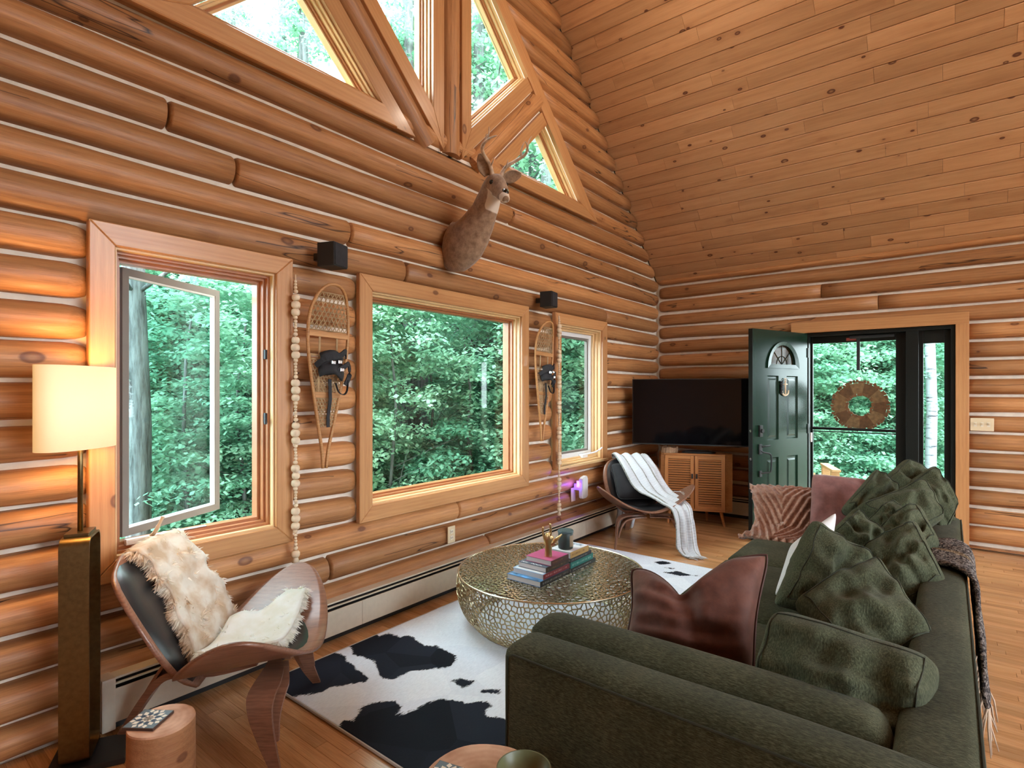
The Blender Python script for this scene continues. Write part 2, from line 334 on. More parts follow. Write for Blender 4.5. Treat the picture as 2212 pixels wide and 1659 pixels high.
M['leaf'] = leafmat('maple_leaf', (0.13,0.32,0.21), (0.36,0.60,0.42))
M['leaf2'] = leafmat('understory_leaf', (0.16,0.38,0.26), (0.45,0.70,0.52))
M['fern'] = leafmat('fern_leaf', (0.10,0.34,0.08), (0.20,0.5,0.12))
def bark(name, a, b_, stretch=(8,8,1.0), s=3.0):
    m, nt, b = mat_base(name, 0.9, 0.1); L = nt.links; tc = nt.nodes.new('ShaderNodeTexCoord')
    q = nt.nodes.new('ShaderNodeMapping'); q.inputs['Scale'].default_value = stretch; L.new(tc.outputs['Object'], q.inputs[0])
    n = nd(nt, 'ShaderNodeTexNoise', Scale=s, Detail=5.0, Roughness=0.7); L.new(q.outputs[0], n.inputs[0])
    L.new(ramp(nt, n.outputs[0], [(0.36, a), (0.6, b_)]), b.inputs['Base Color']); bump(nt, b, n.outputs[0], 0.5, 0.02); return m
M['bark'] = bark('maple_bark', (0.05,0.055,0.055), (0.16,0.18,0.18))
M['birch'] = bark('birch_bark', (0.05,0.05,0.06), (0.30,0.33,0.37), (1.5,1.5,9.0), 2.0)
M['birch'].node_tree.nodes['Color Ramp'].color_ramp.elements[1].position = 0.45
# cow hide (black pattern given by an attribute painted as the hide's own colour)
def hide(name):
    m, nt, b = mat_base(name, 0.7, 0.08); L = nt.links; tc = nt.nodes.new('ShaderNodeTexCoord'); at = nd(nt, 'ShaderNodeAttribute', attribute_name='spot')
    q = nt.nodes.new('ShaderNodeMapping'); q.inputs['Scale'].default_value = (9,30,1); q.inputs['Rotation'].default_value = (0,0,0.35); L.new(tc.outputs['Object'], q.inputs[0])
    n = nd(nt, 'ShaderNodeTexNoise', Scale=4.0, Detail=5.0, Roughness=0.75); L.new(q.outputs[0], n.inputs[0])
    f = mth(nt, 'ADD', at.outputs['Fac'], mth(nt, 'MULTIPLY_ADD', n.outputs[0], 0.26, -0.13))
    msk = ramp(nt, f, [(0.485,(0,0,0)),(0.515,(1,1,1))])
    br = nd(nt, 'ShaderNodeTexVoronoi', Scale=3.2); L.new(tc.outputs['Object'], br.inputs[0]); sp = nt.nodes.new('ShaderNodeSeparateColor'); L.new(br.outputs['Color'], sp.inputs[0])
    wh = mixc(nt, 0.5, ramp(nt, n.outputs[0], [(0.3,(0.56,0.62,0.72)),(0.6,(0.80,0.87,0.96))]), mixc(nt, sp.outputs[0], (0.68,0.75,0.86), (0.83,0.90,0.98)))
    bk = mixc(nt, sp.outputs[0], (0.006,0.008,0.014), (0.018,0.023,0.038))
    L.new(mixc(nt, msk, wh, bk), b.inputs['Base Color']); bump(nt, b, n.outputs[0], 0.25, 0.003)
    return m
M['hide'] = hide('cow_hide')
def deerfur(name):
    m, nt, b = mat_base(name, 0.85, 0.15); L = nt.links; tc = nt.nodes.new('ShaderNodeTexCoord'); at = nd(nt, 'ShaderNodeAttribute', attribute_name='pale')
    n = nd(nt, 'ShaderNodeTexNoise', Scale=22.0, Detail=5.0, Roughness=0.7); L.new(tc.outputs['Object'], n.inputs[0])
    c = ramp(nt, n.outputs[0], [(0.35,(0.19,0.11,0.065)),(0.65,(0.37,0.235,0.15))])
    f = ramp(nt, mth(nt, 'ADD', at.outputs['Fac'], mth(nt, 'MULTIPLY_ADD', n.outputs[0], 0.3, -0.15)), [(0.4,(0,0,0)),(0.6,(1,1,1))])
    L.new(mixc(nt, f, c, (0.66,0.56,0.46)), b.inputs['Base Color']); bump(nt, b, n.outputs[0], 0.3, 0.004); b.inputs['Sheen Weight'].default_value = 0.3; return m
M['deer'] = deerfur('deer_coat')
M['earin'] = plain('deer_ear_inner', (0.26,0.17,0.12), 0.9, var=0.2)
# lit lamp shade
m, nt, b = mat_base('linen_shade', 0.8, 0.2); b.inputs['Base Color'].default_value = (0.85,0.74,0.52,1)
tc = nt.nodes.new('ShaderNodeTexCoord'); b.inputs['Emission Color'].default_value = (1.0,0.62,0.24,1); b.inputs['Emission Strength'].default_value = 0.62
b.inputs['Transmission Weight'].default_value = 0.0
M['shade'] = m
def lit(name, col, s): return plain(name, (0.8,0.8,0.8), 0.5, emit=col, es=s)
M['violet'] = lit('violet_lamp', (0.16,0.05,1.0), 6.0)

# ------------------------------------------------------------------ structure
YL, XE = 2.83, 6.54                 # log crests of the window wall and of the door wall
CH = 0.072                          # how far the logs stand out of the chinking
XR, EAVE, SL = 2.90, 2.84, 0.94     # ridge x, eave height, roof slope
XWEST = 2*XR-XE
RIDGE = EAVE+SL*(XE-XR)
def roof(x): return EAVE+SL*(XE-x) if x > XR else EAVE+SL*(x-XWEST)
def roofx(z): return XE-(z-EAVE)/SL
XC0 = 2*XR
def inset(poly, d):
    """offset a convex polygon (x,z) inwards by d (negative: outwards)"""
    n = len(poly); area = sum(poly[i][0]*poly[(i+1)%n][1]-poly[(i+1)%n][0]*poly[i][1] for i in range(n)); s = 1 if area > 0 else -1
    ds = d if isinstance(d, (list, tuple)) else [d]*n; L_ = []
    for i in range(n):
        a, b_ = Vector(poly[i]), Vector(poly[(i+1)%n]); t = (b_-a).normalized(); nn = Vector((-t.y, t.x))*s
        L_.append((a+nn*ds[i], t))
    out = []
    for i in range(n):
        p, t = L_[i-1]; q, u = L_[i]; den = t.x*u.y-t.y*u.x; k = ((q-p).x*u.y-(q-p).y*u.x)/den
        out.append(tuple(p+t*k))
    return out
def slab(name, outer, holes, d0, d1, mat, parent, axis='y', rnd=0.5):
    """extruded polygon with holes; coordinates (a,z); axis y: plane of the window wall, x: plane of the door wall"""
    bm = new_bm(); loops = [outer]+holes
    tris = geometry.tessellate_polygon([[Vector((p[0], p[1], 0)) for p in l] for l in loops]); flat = [p for l in loops for p in l]
    def V3(p, d): return (p[0], d, p[1]) if axis == 'y' else (d, p[0], p[1])
    A = [bm.verts.new(V3(p, d0)) for p in flat]; B = [bm.verts.new(V3(p, d1)) for p in flat]
    for t in tris:
        try: bm.faces.new([A[i] for i in t]); bm.faces.new([B[i] for i in t][::-1])
        except ValueError: pass
    k = 0
    for l in loops:
        n = len(l)
        for i in range(n):
            j = (i+1) % n
            bm.faces.new((A[k+i], A[k+j], B[k+j], B[k+i]))
        k += n
    bmesh.ops.recalc_face_normals(bm, faces=bm.faces[:])
    return link(name, bm, mat, parent, rnd=rnd)
def board(name, outer2, inner2, y0, y1, mat, parent, bev=0.003):
    """mitred board between edge outer2=(p,q) and inner2=(p,q) in the x,z plane; local x runs along the board"""
    p, q = Vector(outer2[0]), Vector(outer2[1]); r, s = Vector(inner2[0]), Vector(inner2[1])
    t = (q-p).normalized(); ang = math.atan2(t.y, t.x); bm = new_bm(); n_ = Vector((-t.y, t.x))
    loc = [((v-p).dot(t), (v-p).dot(n_)) for v in (p, q, s, r)]
    A = [bm.verts.new((a, y0, b_)) for a, b_ in loc]; B = [bm.verts.new((a, y1, b_)) for a, b_ in loc]
    bm.faces.new(A); bm.faces.new(B[::-1])
    for i in range(4): bm.faces.new((A[i], B[i], B[(i+1)%4], A[(i+1)%4]))
    bmesh.ops.recalc_face_normals(bm, faces=bm.faces[:])
    if bev: bmesh.ops.bevel(bm, geom=bm.edges[:], offset=bev, segments=1, affect='EDGES')
    return link(name, bm, mat, parent, rnd=random.random(), loc=(p.x, 0, p.y), rot=(0, -ang, 0))
def ring(name, poly, d, y0, y1, mat, parent, bev=0.002, skip=()):
    """frame of mitred boards between poly and poly inset by d"""
    q = inset(poly, d); n = len(poly)
    for i in range(n):
        if i in skip: continue
        j = (i+1) % n; board(name, (poly[i], poly[j]), (q[i], q[j]), y0, y1, mat, parent, bev)
    return q
def ring1(name, poly, d, y0, y1, mat, parent):
    q = inset(poly, d); bm = new_bm(); n = len(poly)
    R_ = [[bm.verts.new((p[0], y, p[1])) for p in P_] for P_, y in ((poly, y0), (q, y0), (q, y1), (poly, y1))]
    for a in range(4):
        for i in range(n): bm.faces.new((R_[a][i], R_[a][(i+1)%n], R_[(a+1)%4][(i+1)%n], R_[(a+1)%4][i]))
    bmesh.ops.recalc_face_normals(bm, faces=bm.faces[:]); link(name, bm, mat, parent, rnd=random.random()); return q
def pane(poly, y, parent, mat=None, name='glass_pane'):
    bm = new_bm(); a = [bm.verts.new((p[0], y, p[1])) for p in poly]; b_ = [bm.verts.new((p[0], y+0.006, p[1])) for p in poly]
    n = len(poly); bm.faces.new(a); bm.faces.new(b_[::-1])
    for i in range(n): bm.faces.new((a[i], b_[i], b_[(i+1)%n], a[(i+1)%n]))
    bmesh.ops.recalc_face_normals(bm, faces=bm.faces[:])
    return link(name, bm, mat or M['glass'], parent)
def rect(x0, x1, z0, z1): return [(x0,z0),(x1,z0),(x1,z1),(x0,z1)]

# --- log pieces
def log_piece(parent, z0, z1, xs0, xs1, end, e0=0.03, e1=0.03, depth=CH, back=0.015):
    """half-round log between heights z0,z1; xs0/xs1: functions of z (or numbers) for its ends; end='L' window wall, 'E' door wall"""
    f0 = xs0 if callable(xs0) else (lambda z, v=xs0: v); f1 = xs1 if callable(xs1) else (lambda z, v=xs1: v)
    gap = (0.021 if end == 'L' else 0.026)+random.uniform(-.003, .003); zm = (z0+z1)/2; h = (z1-z0-gap)/2; L0 = f1(zm)-f0(zm)
    if L0 < 0.05: return
    seg = max(3, int(L0/0.22)); sd = random.uniform(0, 99); bm = new_bm(); rings = []; NA = 9
    ts = [0.0]+([0.35*e0/L0, e0/L0, 2.2*e0/L0] if e0 else [])+[i/seg for i in range(1, seg)]+([1-2.2*e1/L0, 1-e1/L0, 1-0.35*e1/L0] if e1 else [])+[1.0]
    ts = sorted(set(t for t in ts if 0 <= t <= 1)); ox = f0(zm)
    for t in ts:
        d0 = t*L0; d1 = (1-t)*L0; k = 1.0
        if e0 and d0 < 2.2*e0: u = 1-d0/(2.2*e0); k = min(k, 1-0.42*u**2.2)
        if e1 and d1 < 2.2*e1: u = 1-d1/(2.2*e1); k = min(k, 1-0.42*u**2.2)
        wob = 0.010*vn((d0*1.1+sd, 3.1, sd)); hh = (h+0.007*vn((d0*1.7, sd, 8.2)))*(0.5+0.5*k if k < 1 else 1); dd = (depth+0.007*vn((sd, d0*1.3, 2.7)))*k
        r = []
        for a in range(NA):
            ph = -PI/2+PI*a/(NA-1); zz = math.sin(ph); yy = abs(math.cos(ph))**0.85
            zz_ = wob+hh*zz; x = f0(zm+zz_)*(1-t)+f1(zm+zz_)*t-ox
            r.append(bm.verts.new((x, -dd*yy, zz_)))
        for zz in (1, -1):
            zz_ = wob+hh*zz; x = f0(zm+zz_)*(1-t)+f1(zm+zz_)*t-ox; r.append(bm.verts.new((x, back, zz_)))
        rings.append(r)
    for a, b_ in zip(rings, rings[1:]):
        n = len(a)
        for i in range(n): bm.faces.new((a[i], a[(i+1)%n], b_[(i+1)%n], b_[i])).smooth = i < NA-1
    bm.faces.new(rings[0][::-1]); bm.faces.new(rings[-1])
    bmesh.ops.recalc_face_normals(bm, faces=bm.faces[:])
    if end == 'L': loc, rot = (ox, YL+depth, zm), (0,0,0)
    else: loc, rot = (XE+depth, -ox, zm), (0,0,-PI/2)   # along the door wall the run is measured as -y
    return link('log', bm, M['log'], parent, rnd=random.random(), loc=loc, rot=rot)

# window wall: openings (outer edge of trim / rough opening)
W1 = rect(0.705, 1.62, 0.625, 2.17); W2 = rect(2.055, 3.785, 0.638, 2.17); W3 = rect(4.19, 5.165, 0.735, 2.17)
SILLZ = 3.17
RAKE_O = lambda z: 4.95-(z-3.203)/0.965          # outer edge of the right-hand rake trim
RAKE_I = lambda z: 4.673-(z-3.28)/0.965          # its inner edge
XG = 2.885
MIR = lambda x: 2*XG-x
apex_o = 3.203+(4.95-XG)*0.965; apex_i = 3.28+(4.673-XG)*0.965
GAB_O = [(MIR(RAKE_O(SILLZ)), SILLZ), (RAKE_O(SILLZ), SILLZ), (XG, apex_o)]
wl_ = empty('wall_left'); tag(wl_, kind='structure')
outer = [(XWEST-0.1, -0.1), (XE+0.25, -0.1), (XE+0.25, EAVE-0.15), (XR, RIDGE+0.05), (XWEST-0.1, EAVE)]
slab('chinking', outer, [inset(W1, 0.06), inset(W2, 0.06), inset(W3, 0.06), inset(GAB_O, 0.05)], YL+CH, YL+CH+0.13, M['chink'], wl_)
bm = new_bm()
box(bm, XWEST-0.1, XE+0.25, YL+CH+0.13, YL+CH+0.16, -0.3, 0.55)
link('outer_sill_log', bm, M['log'], wl_, rnd=0.3)
joints = {15:[1.02], 14:[1.33], 12:[2.45, 5.2], 13:[2.016], 1:[1.873], 2:[2.955], 16:[3.6], 0:[3.3]}
zc = lambda k: 0.145+0.168*k
for k in range(-1, 19):
    z0 = max(0.0, zc(k)); z1 = zc(k+1); zm = (z0+z1)/2
    spans = [[XWEST, XE+0.02, 0, 0.03]]
    def cut(sp, a, b_):
        out = []
        for s, e, f, g in sp:
            if b_ <= s or a >= e: out.append([s, e, f, g]); continue
            if a > s: out.append([s, a, f, 0.035])
            if b_ < e: out.append([b_, e, 0.035, g])
        return out
    for Wd, pad in ((W1, .012), (W2, .012), (W3, .012)):
        if Wd[0][1] < zm+0.02 and zm-0.02 < Wd[2][1]: spans = cut(spans, Wd[0][0]-pad+0.02, Wd[1][0]+pad-0.02)
    for j in joints.get(k, []):
        spans = [q for s, e, f, g in spans for q in ([[s, j-.003, f, 0.006], [j+.003, e, 0.006, g]] if s+.2 < j < e-.2 else [[s, e, f, g]])]
    for s, e, f, g in spans:
        hi = (lambda z, e=e: min(e, roofx(z)-0.03)) if e > XE else e
        lo = (lambda z, s=s: max(s, XC0-roofx(z)+0.03)) if s <= XWEST else s
        log_piece(wl_, z0, z1, lo, hi, 'L', f, g)
log_piece(wl_, 0.649, 0.748, W3[0][0]-0.01, W3[1][0]+0.01, 'L', 0.01, 0.01)
zk = SILLZ
while zk < RIDGE-0.1:
    z1 = zk+0.168
    log_piece(wl_, zk, z1, lambda z: min(RAKE_O(z)+0.01, roofx(z)-0.05), lambda z: roofx(z)-0.02, 'L', 0, 0)
    log_piece(wl_, zk, z1, lambda z: XC0-roofx(z)+0.02, lambda z: max(MIR(RAKE_O(z))-0.01, XC0-roofx(z)+0.05), 'L', 0, 0)
    zk = z1

# windows
def window(name, outer_poly, tw, glass_y=2.965, jt=0.014, kinds=('jamb',), sash=None, skip=(), sashw=0.035, trimy=(2.812, 2.852)):
    o = empty(name); tag(o, kind='structure')
    q = ring('trim_board', outer_poly, tw, trimy[0], trimy[1], M['trim'], o, 0.004, skip)
    steps = [(0.010, 2.835, 2.985), (0.012, 2.868, 2.985), (0.012, 2.895, 2.985)]
    for i, (t_, a, b_) in enumerate(steps):
        q = ring1('jamb', q, t_, a, b_, M['jamb'] if kinds[min(i, len(kinds)-1)] == 'jamb' else M['sashwood'], o)
    return o, q
w2, q = window('window_2', W2, 0.098, kinds=('jamb','jamb','sash'))
q = ring1('stop', q, 0.012, 2.925, 2.985, M['sashwood'], w2); pane(q, 2.962, w2)
# far casement, closed, white sash
w3 = empty('window_3'); tag(w3, kind='structure')
p3 = W3; tw3 = [0.0, 0.098, 0.098, 0.098]
q = ring('trim_board', [(W3[0][0], W3[0][1]+.0), W3[1], W3[2], W3[3]], [0.012, 0.10, 0.098, 0.10], 2.812, 2.852, M['trim'], w3, 0.003)
q = ring1('jamb', q, 0.014, 2.835, 2.99, M['jamb'], w3); q = ring1('jamb', q, 0.014, 2.87, 2.99, M['jamb'], w3)
q = ring1('jamb', q, 0.020, 2.90, 2.99, M['jamb'], w3)
q = ring1('sash_frame', q, 0.038, 2.925, 2.975, M['whitesash'], w3); q = ring1('glazing_bead', q, 0.02, 2.94, 2.97, M['greysash'], w3); pane(q, 2.955, w3)
bm = new_bm(); box(bm, W3[0][0]+.02, W3[1][0]-.02, 2.79, 2.85, W3[0][1]-0.012, W3[0][1]+0.012, 0.004); link('sill_ledge', bm, M['jamb'], w3, rnd=.4)
bm = new_bm(); tube(bm, catmull([(4.80,2.895,.80),(4.86,2.85,.815),(4.95,2.82,.83),(5.03,2.80,.865)]), 0.008, 8); box(bm, 4.76, 4.86, 2.87, 2.92, 0.775, 0.81, 0.006); link('crank_handle', bm, M['white'], w3, smooth=True)
# near casement, opened outward
w1, q = window('window_1', W1, 0.095, kinds=('jamb','sash','sash'))
q = ring1('frame_stop', q, 0.014, 2.93, 2.985, M['sashwood'], w1)
x0, z0, x1, z1 = q[0][0], q[0][1], q[2][0], q[2][1]
sash = empty('casement_sash', (x0+0.01, 2.972, 0), math.radians(27), w1)
sw = x1-x0-0.01; qs = rect(0, sw, z0+0.012, z1-0.012)
qs2 = inset(qs, 0.034)
bm = new_bm()
for a_, b_ in (((0,0),(sw,0.034)),):
    pass
R_ = [[bm.verts.new((p[0], y, p[1])) for p in P_] for P_, y in ((qs, -0.018), (qs2, -0.018), (qs2, 0.018), (qs, 0.018))]
for a in range(4):
    for i in range(4): bm.faces.new((R_[a][i], R_[a][(i+1)%4], R_[(a+1)%4][(i+1)%4], R_[(a+1)%4][i]))
bmesh.ops.recalc_face_normals(bm, faces=bm.faces[:]); link('sash_frame', bm, M['greysash'], sash)
q4 = inset(qs2, 0.008); bm = new_bm()
R_ = [[bm.verts.new((p[0], y, p[1])) for p in P_] for P_, y in ((qs2, -0.014), (q4, -0.010), (q4, 0.010), (qs2, 0.014))]
for a in range(4):
    for i in range(4): bm.faces.new((R_[a][i], R_[a][(i+1)%4], R_[(a+1)%4][(i+1)%4], R_[(a+1)%4][i]))
bmesh.ops.recalc_face_normals(bm, faces=bm.faces[:]); link('glazing_bead', bm, M['whitesash'], sash)
pane(q4, -0.003, sash, M['sashglass'])
bm = new_bm(); tube(bm, catmull([(0.96,2.90,.775),(0.965,2.86,.80),(0.975,2.84,.835),(0.99,2.835,.87)]), [0.009]*12+[.007]*6+[0.011], 8); link('crank_handle', bm, M['cord'], w1, smooth=True)
bm = new_bm(); box(bm, .86, 1.10, 2.885, 2.915, .755, .782, .006); box(bm, 1.0, 1.22, 2.93, 2.95, .762, .772, .003); link('crank_cover', bm, M['white'], w1)
bm = new_bm(); box(bm, 1.492, 1.502, 2.872, 2.888, 1.28, 1.33, .002); box(bm, 1.485, 1.497, 2.86, 2.872, 1.27, 1.30, .003); box(bm, 1.492, 1.502, 2.872, 2.888, 1.62, 1.67, .002); link('sash_lock', bm, M['blackm'], w1)
# gable glazing: trims along sill and rakes, centre post and struts of log, four panes
g = empty('window_4'); tag(g, kind='structure')
GI = [(MIR(RAKE_I(3.28)), 3.28), (RAKE_I(3.28), 3.28), (XG, apex_i)]
for i in (1, 2):
    j = (i+1) % 3; board('trim_board', (GAB_O[i], GAB_O[j]), (GI[i], GI[j]), 2.818, 2.86, M['trim'], g, 0.005)
board('trim_board', ((3.41, SILLZ), GAB_O[1]), ((3.52, 3.28), GI[1]), 2.818, 2.86, M['trim'], g, 0.005); board('trim_board', (GAB_O[0], (MIR(3.41), SILLZ)), (GI[0], (MIR(3.52), 3.28)), 2.818, 2.86, M['trim'], g, 0.005)
def round_log(name, p, q_, r, y, parent, flat=1.0):
    p, q_ = Vector(p), Vector(q_); t = q_-p; L_ = t.length; ang = math.atan2(t.y, t.x); bm = new_bm(); n = max(6, int(L_/.15)); sd = random.random()*50
    tube(bm, [(L_*i/n, 0, 0) for i in range(n+1)], [(r*flat*(1+.06*vn((i*.4, sd, 0))), r*(1+.05*vn((i*.4, sd, 5)))) for i in range(n+1)], 18, up=(0,0,1))
    o = link(name, bm, M['log'], parent, rnd=random.random(), loc=(p.x, y, p.y), rot=(0, -ang, 0)); return smooth_angle(o, 60)
round_log('post_log', (XG, 3.17), (XG, apex_i), 0.088, 2.892, g)
def on_rake(c, s):   # intersection of the line z = s*x' + c (mirrored coordinate) with the inner rake line
    x = (3.28+4.673*0.965-c)/(s+0.965); return x, s*x+c
U, Lw = 0.358-0.0, -0.24           # upper and lower edge of the right-hand strut: z = x + U, z = x + Lw
panes = []
for sgn in (1, -1):
    mx = (lambda x: x) if sgn > 0 else MIR
    # strut log, axis z = x + 0.055
    a = (2.96+0.02, 2.96+0.075+0.10); xr, zr = on_rake(0.055, 1.0)
    p0 = (3.10, 3.17); p1 = (xr+0.03, zr+0.03)
    p0 = (3.115-0.0, 3.17)
    round_log('strut_log', (mx(p0[0]), p0[1]), (mx(p1[0]), p1[1]), 0.088, 2.892, g)
    # strut trim boards
    xu, zu = on_rake(U, 1.0); xu2, zu2 = on_rake(U-0.165, 1.0); xl, zl = on_rake(Lw, 1.0); xl2, zl2 = on_rake(Lw+0.165, 1.0)
    xp = XG+0.196; xpi = XG+0.09
    board('trim_board', ((mx(xp), xp+U), (mx(xu), zu)), ((mx(2.977), 3.17), (mx(xu2), zu2)), 2.832, 2.88, M['trim'], g, 0.003)
    board('trim_board', ((mx(3.17-Lw), 3.17), (mx(xl), zl)), ((mx(3.17-Lw-0.165), 3.17), (mx(xl2), zl2)), 2.832, 2.88, M['trim'], g, 0.003)
    board('chinking', ((mx(2.97), 3.165), (mx(xu2), zu2+.01)), ((mx(3.26), 3.165), (mx(xl2+.01), zl2)), 2.868, 2.93, M['chink'], g, 0)
    # post trim
    zp = apex_i-(xp-XG)*0.965; board('trim_board', ((mx(xp), xp+U), (mx(xp), zp)), ((mx(2.977), 3.17), (mx(2.977), zp+0.1)), 2.832, 2.875, M['trim'], g, 0.003)
    slab('chinking', [(mx(XG-.02), 3.165), (mx(3.0), 3.165), (mx(3.0), apex_i-.1), (mx(XG-.02), apex_i)], [], 2.866, 2.93, M['chink'], g)
    pu = [(mx(xp), xp+U), (mx(xu), zu), (mx(xp), zp)]; pl = [(mx(3.28-Lw), 3.28), (mx(RAKE_I(3.28)), 3.28), (mx(xl), zl)]
    panes += [pu, pl]
for poly in panes:
    q = poly
    for t_, a, b_, mm in ((0.010, 2.865, 2.99, 'jamb'), (0.011, 2.89, 2.99, 'jamb'), (0.011, 2.915, 2.99, 'sashwood'), (0.012, 2.935, 2.985, 'jamb')):
        q = ring1('jamb', q, t_, a, b_, M[mm], g)
    pane(q, 2.968, g)
# outside closure between trims (infill behind struts)
bm = new_bm()
# door wall
we = empty('wall_end'); tag(we, kind='structure')
D0, D1, DT = -0.05, 1.20, 2.06
slab('chinking', [(-5.3, -0.1), (YL+0.2, -0.1), (YL+0.2, EAVE+0.02), (-5.3, EAVE+0.02)], [[(D0, 0.0), (D1, 0.0), (D1, DT), (D0, DT)]], XE+CH, XE+CH+0.13, M['chink'], we, axis='x')
zd = lambda k: 0.050+0.1692*k
TO0, TO1, TOT = -0.147, 1.33, 2.171
ej = {14:[1.05], 15:[-0.9], 13:[0.55], 11:[1.5]}
for k in range(-1, 17):
    z0 = max(0.0, zd(k)); z1 = min(zd(k+1), EAVE) if k < 16 else EAVE+0.01
    if z1-z0 < 0.03: continue
    if z0 < TOT-0.1:
        log_piece(we, z0, z1, -YL-0.02, -TO1+0.005, 'E', 0.03, 0.0); log_piece(we, z0, z1, -TO0-0.005, 5.2, 'E', 0.0, 0)
    else:
        js = [j for j in ej.get(k, [])]; st = -YL-0.02; e0 = 0.03
        for j in sorted(-j for j in js): log_piece(we, z0, z1, st, j-.002, 'E', e0, 0.0); st = j+.002; e0 = 0.0
        log_piece(we, z0, z1, st, 5.2, 'E', e0, 0)
dt = empty('trim_1'); tag(dt, kind='structure')
def eboard(y0, y1, z0, z1, x0, x1, vert, mat=M['trim'], name='trim_board', parent=dt):
    bm = new_bm()
    if vert: box(bm, 0, z1-z0, -(x1-x0), 0, 0, y1-y0, 0.003); o = link(name, bm, mat, parent, rnd=random.random()); o.matrix_world = Matrix(((0,-1,0,x0),(0,0,1,y0),(1,0,0,z0),(0,0,0,1)))
    else: box(bm, 0, y1-y0, -(x1-x0), 0, 0, z1-z0, 0.003); o = link(name, bm, mat, parent, rnd=random.random()); o.matrix_world = Matrix(((0,-1,0,x0),(1,0,0,y0),(0,0,1,z0),(0,0,0,1)))
    return o
eboard(TO0, D0+0.0, 0, TOT-0.108, XE-0.022, XE+0.06, True); eboard(D1, TO1, 0, TOT-0.108, XE-0.022, XE+0.06, True); eboard(TO0, TO1, TOT-0.108, TOT, XE-0.024, XE+0.06, False)
# ceiling planks
ceil = empty('ceiling'); tag(ceil, kind='structure')
ang = math.atan(SL); slope_len = (XE-XR+0.15)/math.cos(ang); PW = 0.131
def plank_mesh(bm, x0, L_, y0, wd, th=0.018, b_=0.003, rnd=None, lay=None):
    pts = [(0, th), (0, b_), (b_, 0), (wd-b_, 0), (wd, b_), (wd, th)]
    A = [bm.verts.new((x0+0.0008, y0+a, c)) for a, c in pts]; B = [bm.verts.new((x0+L_-0.0008, y0+a, c)) for a, c in pts]
    for i in range(5): bm.faces.new((A[i], B[i], B[i+1], A[i+1]))
    bm.faces.new(A); bm.faces.new(B[::-1])
    if lay is not None:
        for v in A+B: v[lay] = rnd
nrow = int(slope_len/PW)+1; cnt = 0
# local frame: x along world -y..., y up the slope; origin at eave line
CM = Matrix(((0, -math.cos(ang), -math.sin(ang), XE+0.06), (1, 0, 0, -5.3), (0, math.sin(ang), -math.cos(ang), EAVE-0.055), (0,0,0,1)))
CM = Matrix(((0, -math.cos(ang), math.sin(ang), XE+0.06), (1, 0, 0, -5.3), (0, math.sin(ang), math.cos(ang), EAVE-0.055), (0,0,0,1)))
ro = random.Random(11)
for r in range(nrow):
    x = 0.0; first = True
    while x < 8.17:
        L_ = ro.choice((ro.uniform(0.35, 0.9), ro.uniform(0.8, 2.3))) if not first else ro.uniform(0.4, 2.4); first = False
        if x+L_ > 7.9: L_ = 8.17-x+0.01
        bm = new_bm(); plank_mesh(bm, 0, L_, 0, PW-0.003, b_=0.0065); o = link('plank', bm, M['plank'], ceil, rnd=ro.random())
        o.matrix_world = CM @ Matrix.Translation((x, r*PW, 0)); cnt += 1
        x += L_
bm = new_bm(); box(bm, 0, 8.6, -0.3, slope_len, 0.019, 0.16); o = link('roof_deck', bm, M['roofout'], ceil, rnd=.2); o.matrix_world = CM
MW = Matrix(((-1,0,0,2*XR),(0,1,0,0),(0,0,1,0),(0,0,0,1)))
bm = new_bm(); box(bm, 0, 8.6, -0.3, slope_len, 0.0, 0.16); bmesh.ops.reverse_faces(bm, faces=bm.faces[:])
for v in bm.verts: v.co = MW @ (CM @ v.co)
link('west_slope', bm, M['plank'], ceil, rnd=.5)
# floor: strips run towards the window wall
fl = empty('floor'); tag(fl, kind='structure'); FW = 0.0572
FM = Matrix(((0, 1, 0, 0), (1, 0, 0, 0), (0, 0, -1, 0), (0, 0, 0, 1)))      # local x -> world y, local y -> world x, z down
ro = random.Random(5); cand = []
x = XWEST+0.05
while x < XE+0.08:
    y = -5.2-ro.uniform(0, 1)
    while y < YL+0.05:
        L_ = ro.uniform(0.35, 1.35); L_ = min(L_, YL+0.05-y+0.001)
        cx, cy = x+FW/2, y+L_/2; Z = cx*CY+cy*SY; u = (cx*SY-cy*CY)/max(Z, .1)
        v_ = HC/max(Z, .1)*FPX+844
        vis = Z > 0.8 and -0.98 < u < 0.98 and v_ < 1760
        hid = (1.25 < cx < 4.5 and -0.05 < cy < 1.1) or (1.45 < cx < 4.45 and 0.3 < cy < 2.6)
        size = FW*L_/Z**3 if vis and not hid else 0
        cand.append((size, x, y, L_)); y += L_
    x += FW
cand.sort(key=lambda t: -t[0])
for s_, x, y, L_ in cand[:300]:
    bm = new_bm(); plank_mesh(bm, 0, L_, 0, FW-0.0004, b_=0.0009); o = link('floorboard', bm, M['floor'], fl, rnd=ro.random()); o.matrix_world = FM @ Matrix.Translation((y, x, 0))
bm = new_bm(); lay = bm.verts.layers.float.new('rnd')
for s_, x, y, L_ in cand[300:]: plank_mesh(bm, y, L_, x, FW-0.0004, b_=0.0009, rnd=ro.random(), lay=lay)
o = link('distant_floorboards', bm, M['floor'], fl); o.matrix_world = FM; tag(o, kind='stuff')
bx('subfloor', (XWEST-.3, -5.4, -0.25), (XE+.25, YL+.2, -0.0185), M['gyp'], fl, rnd=.1)
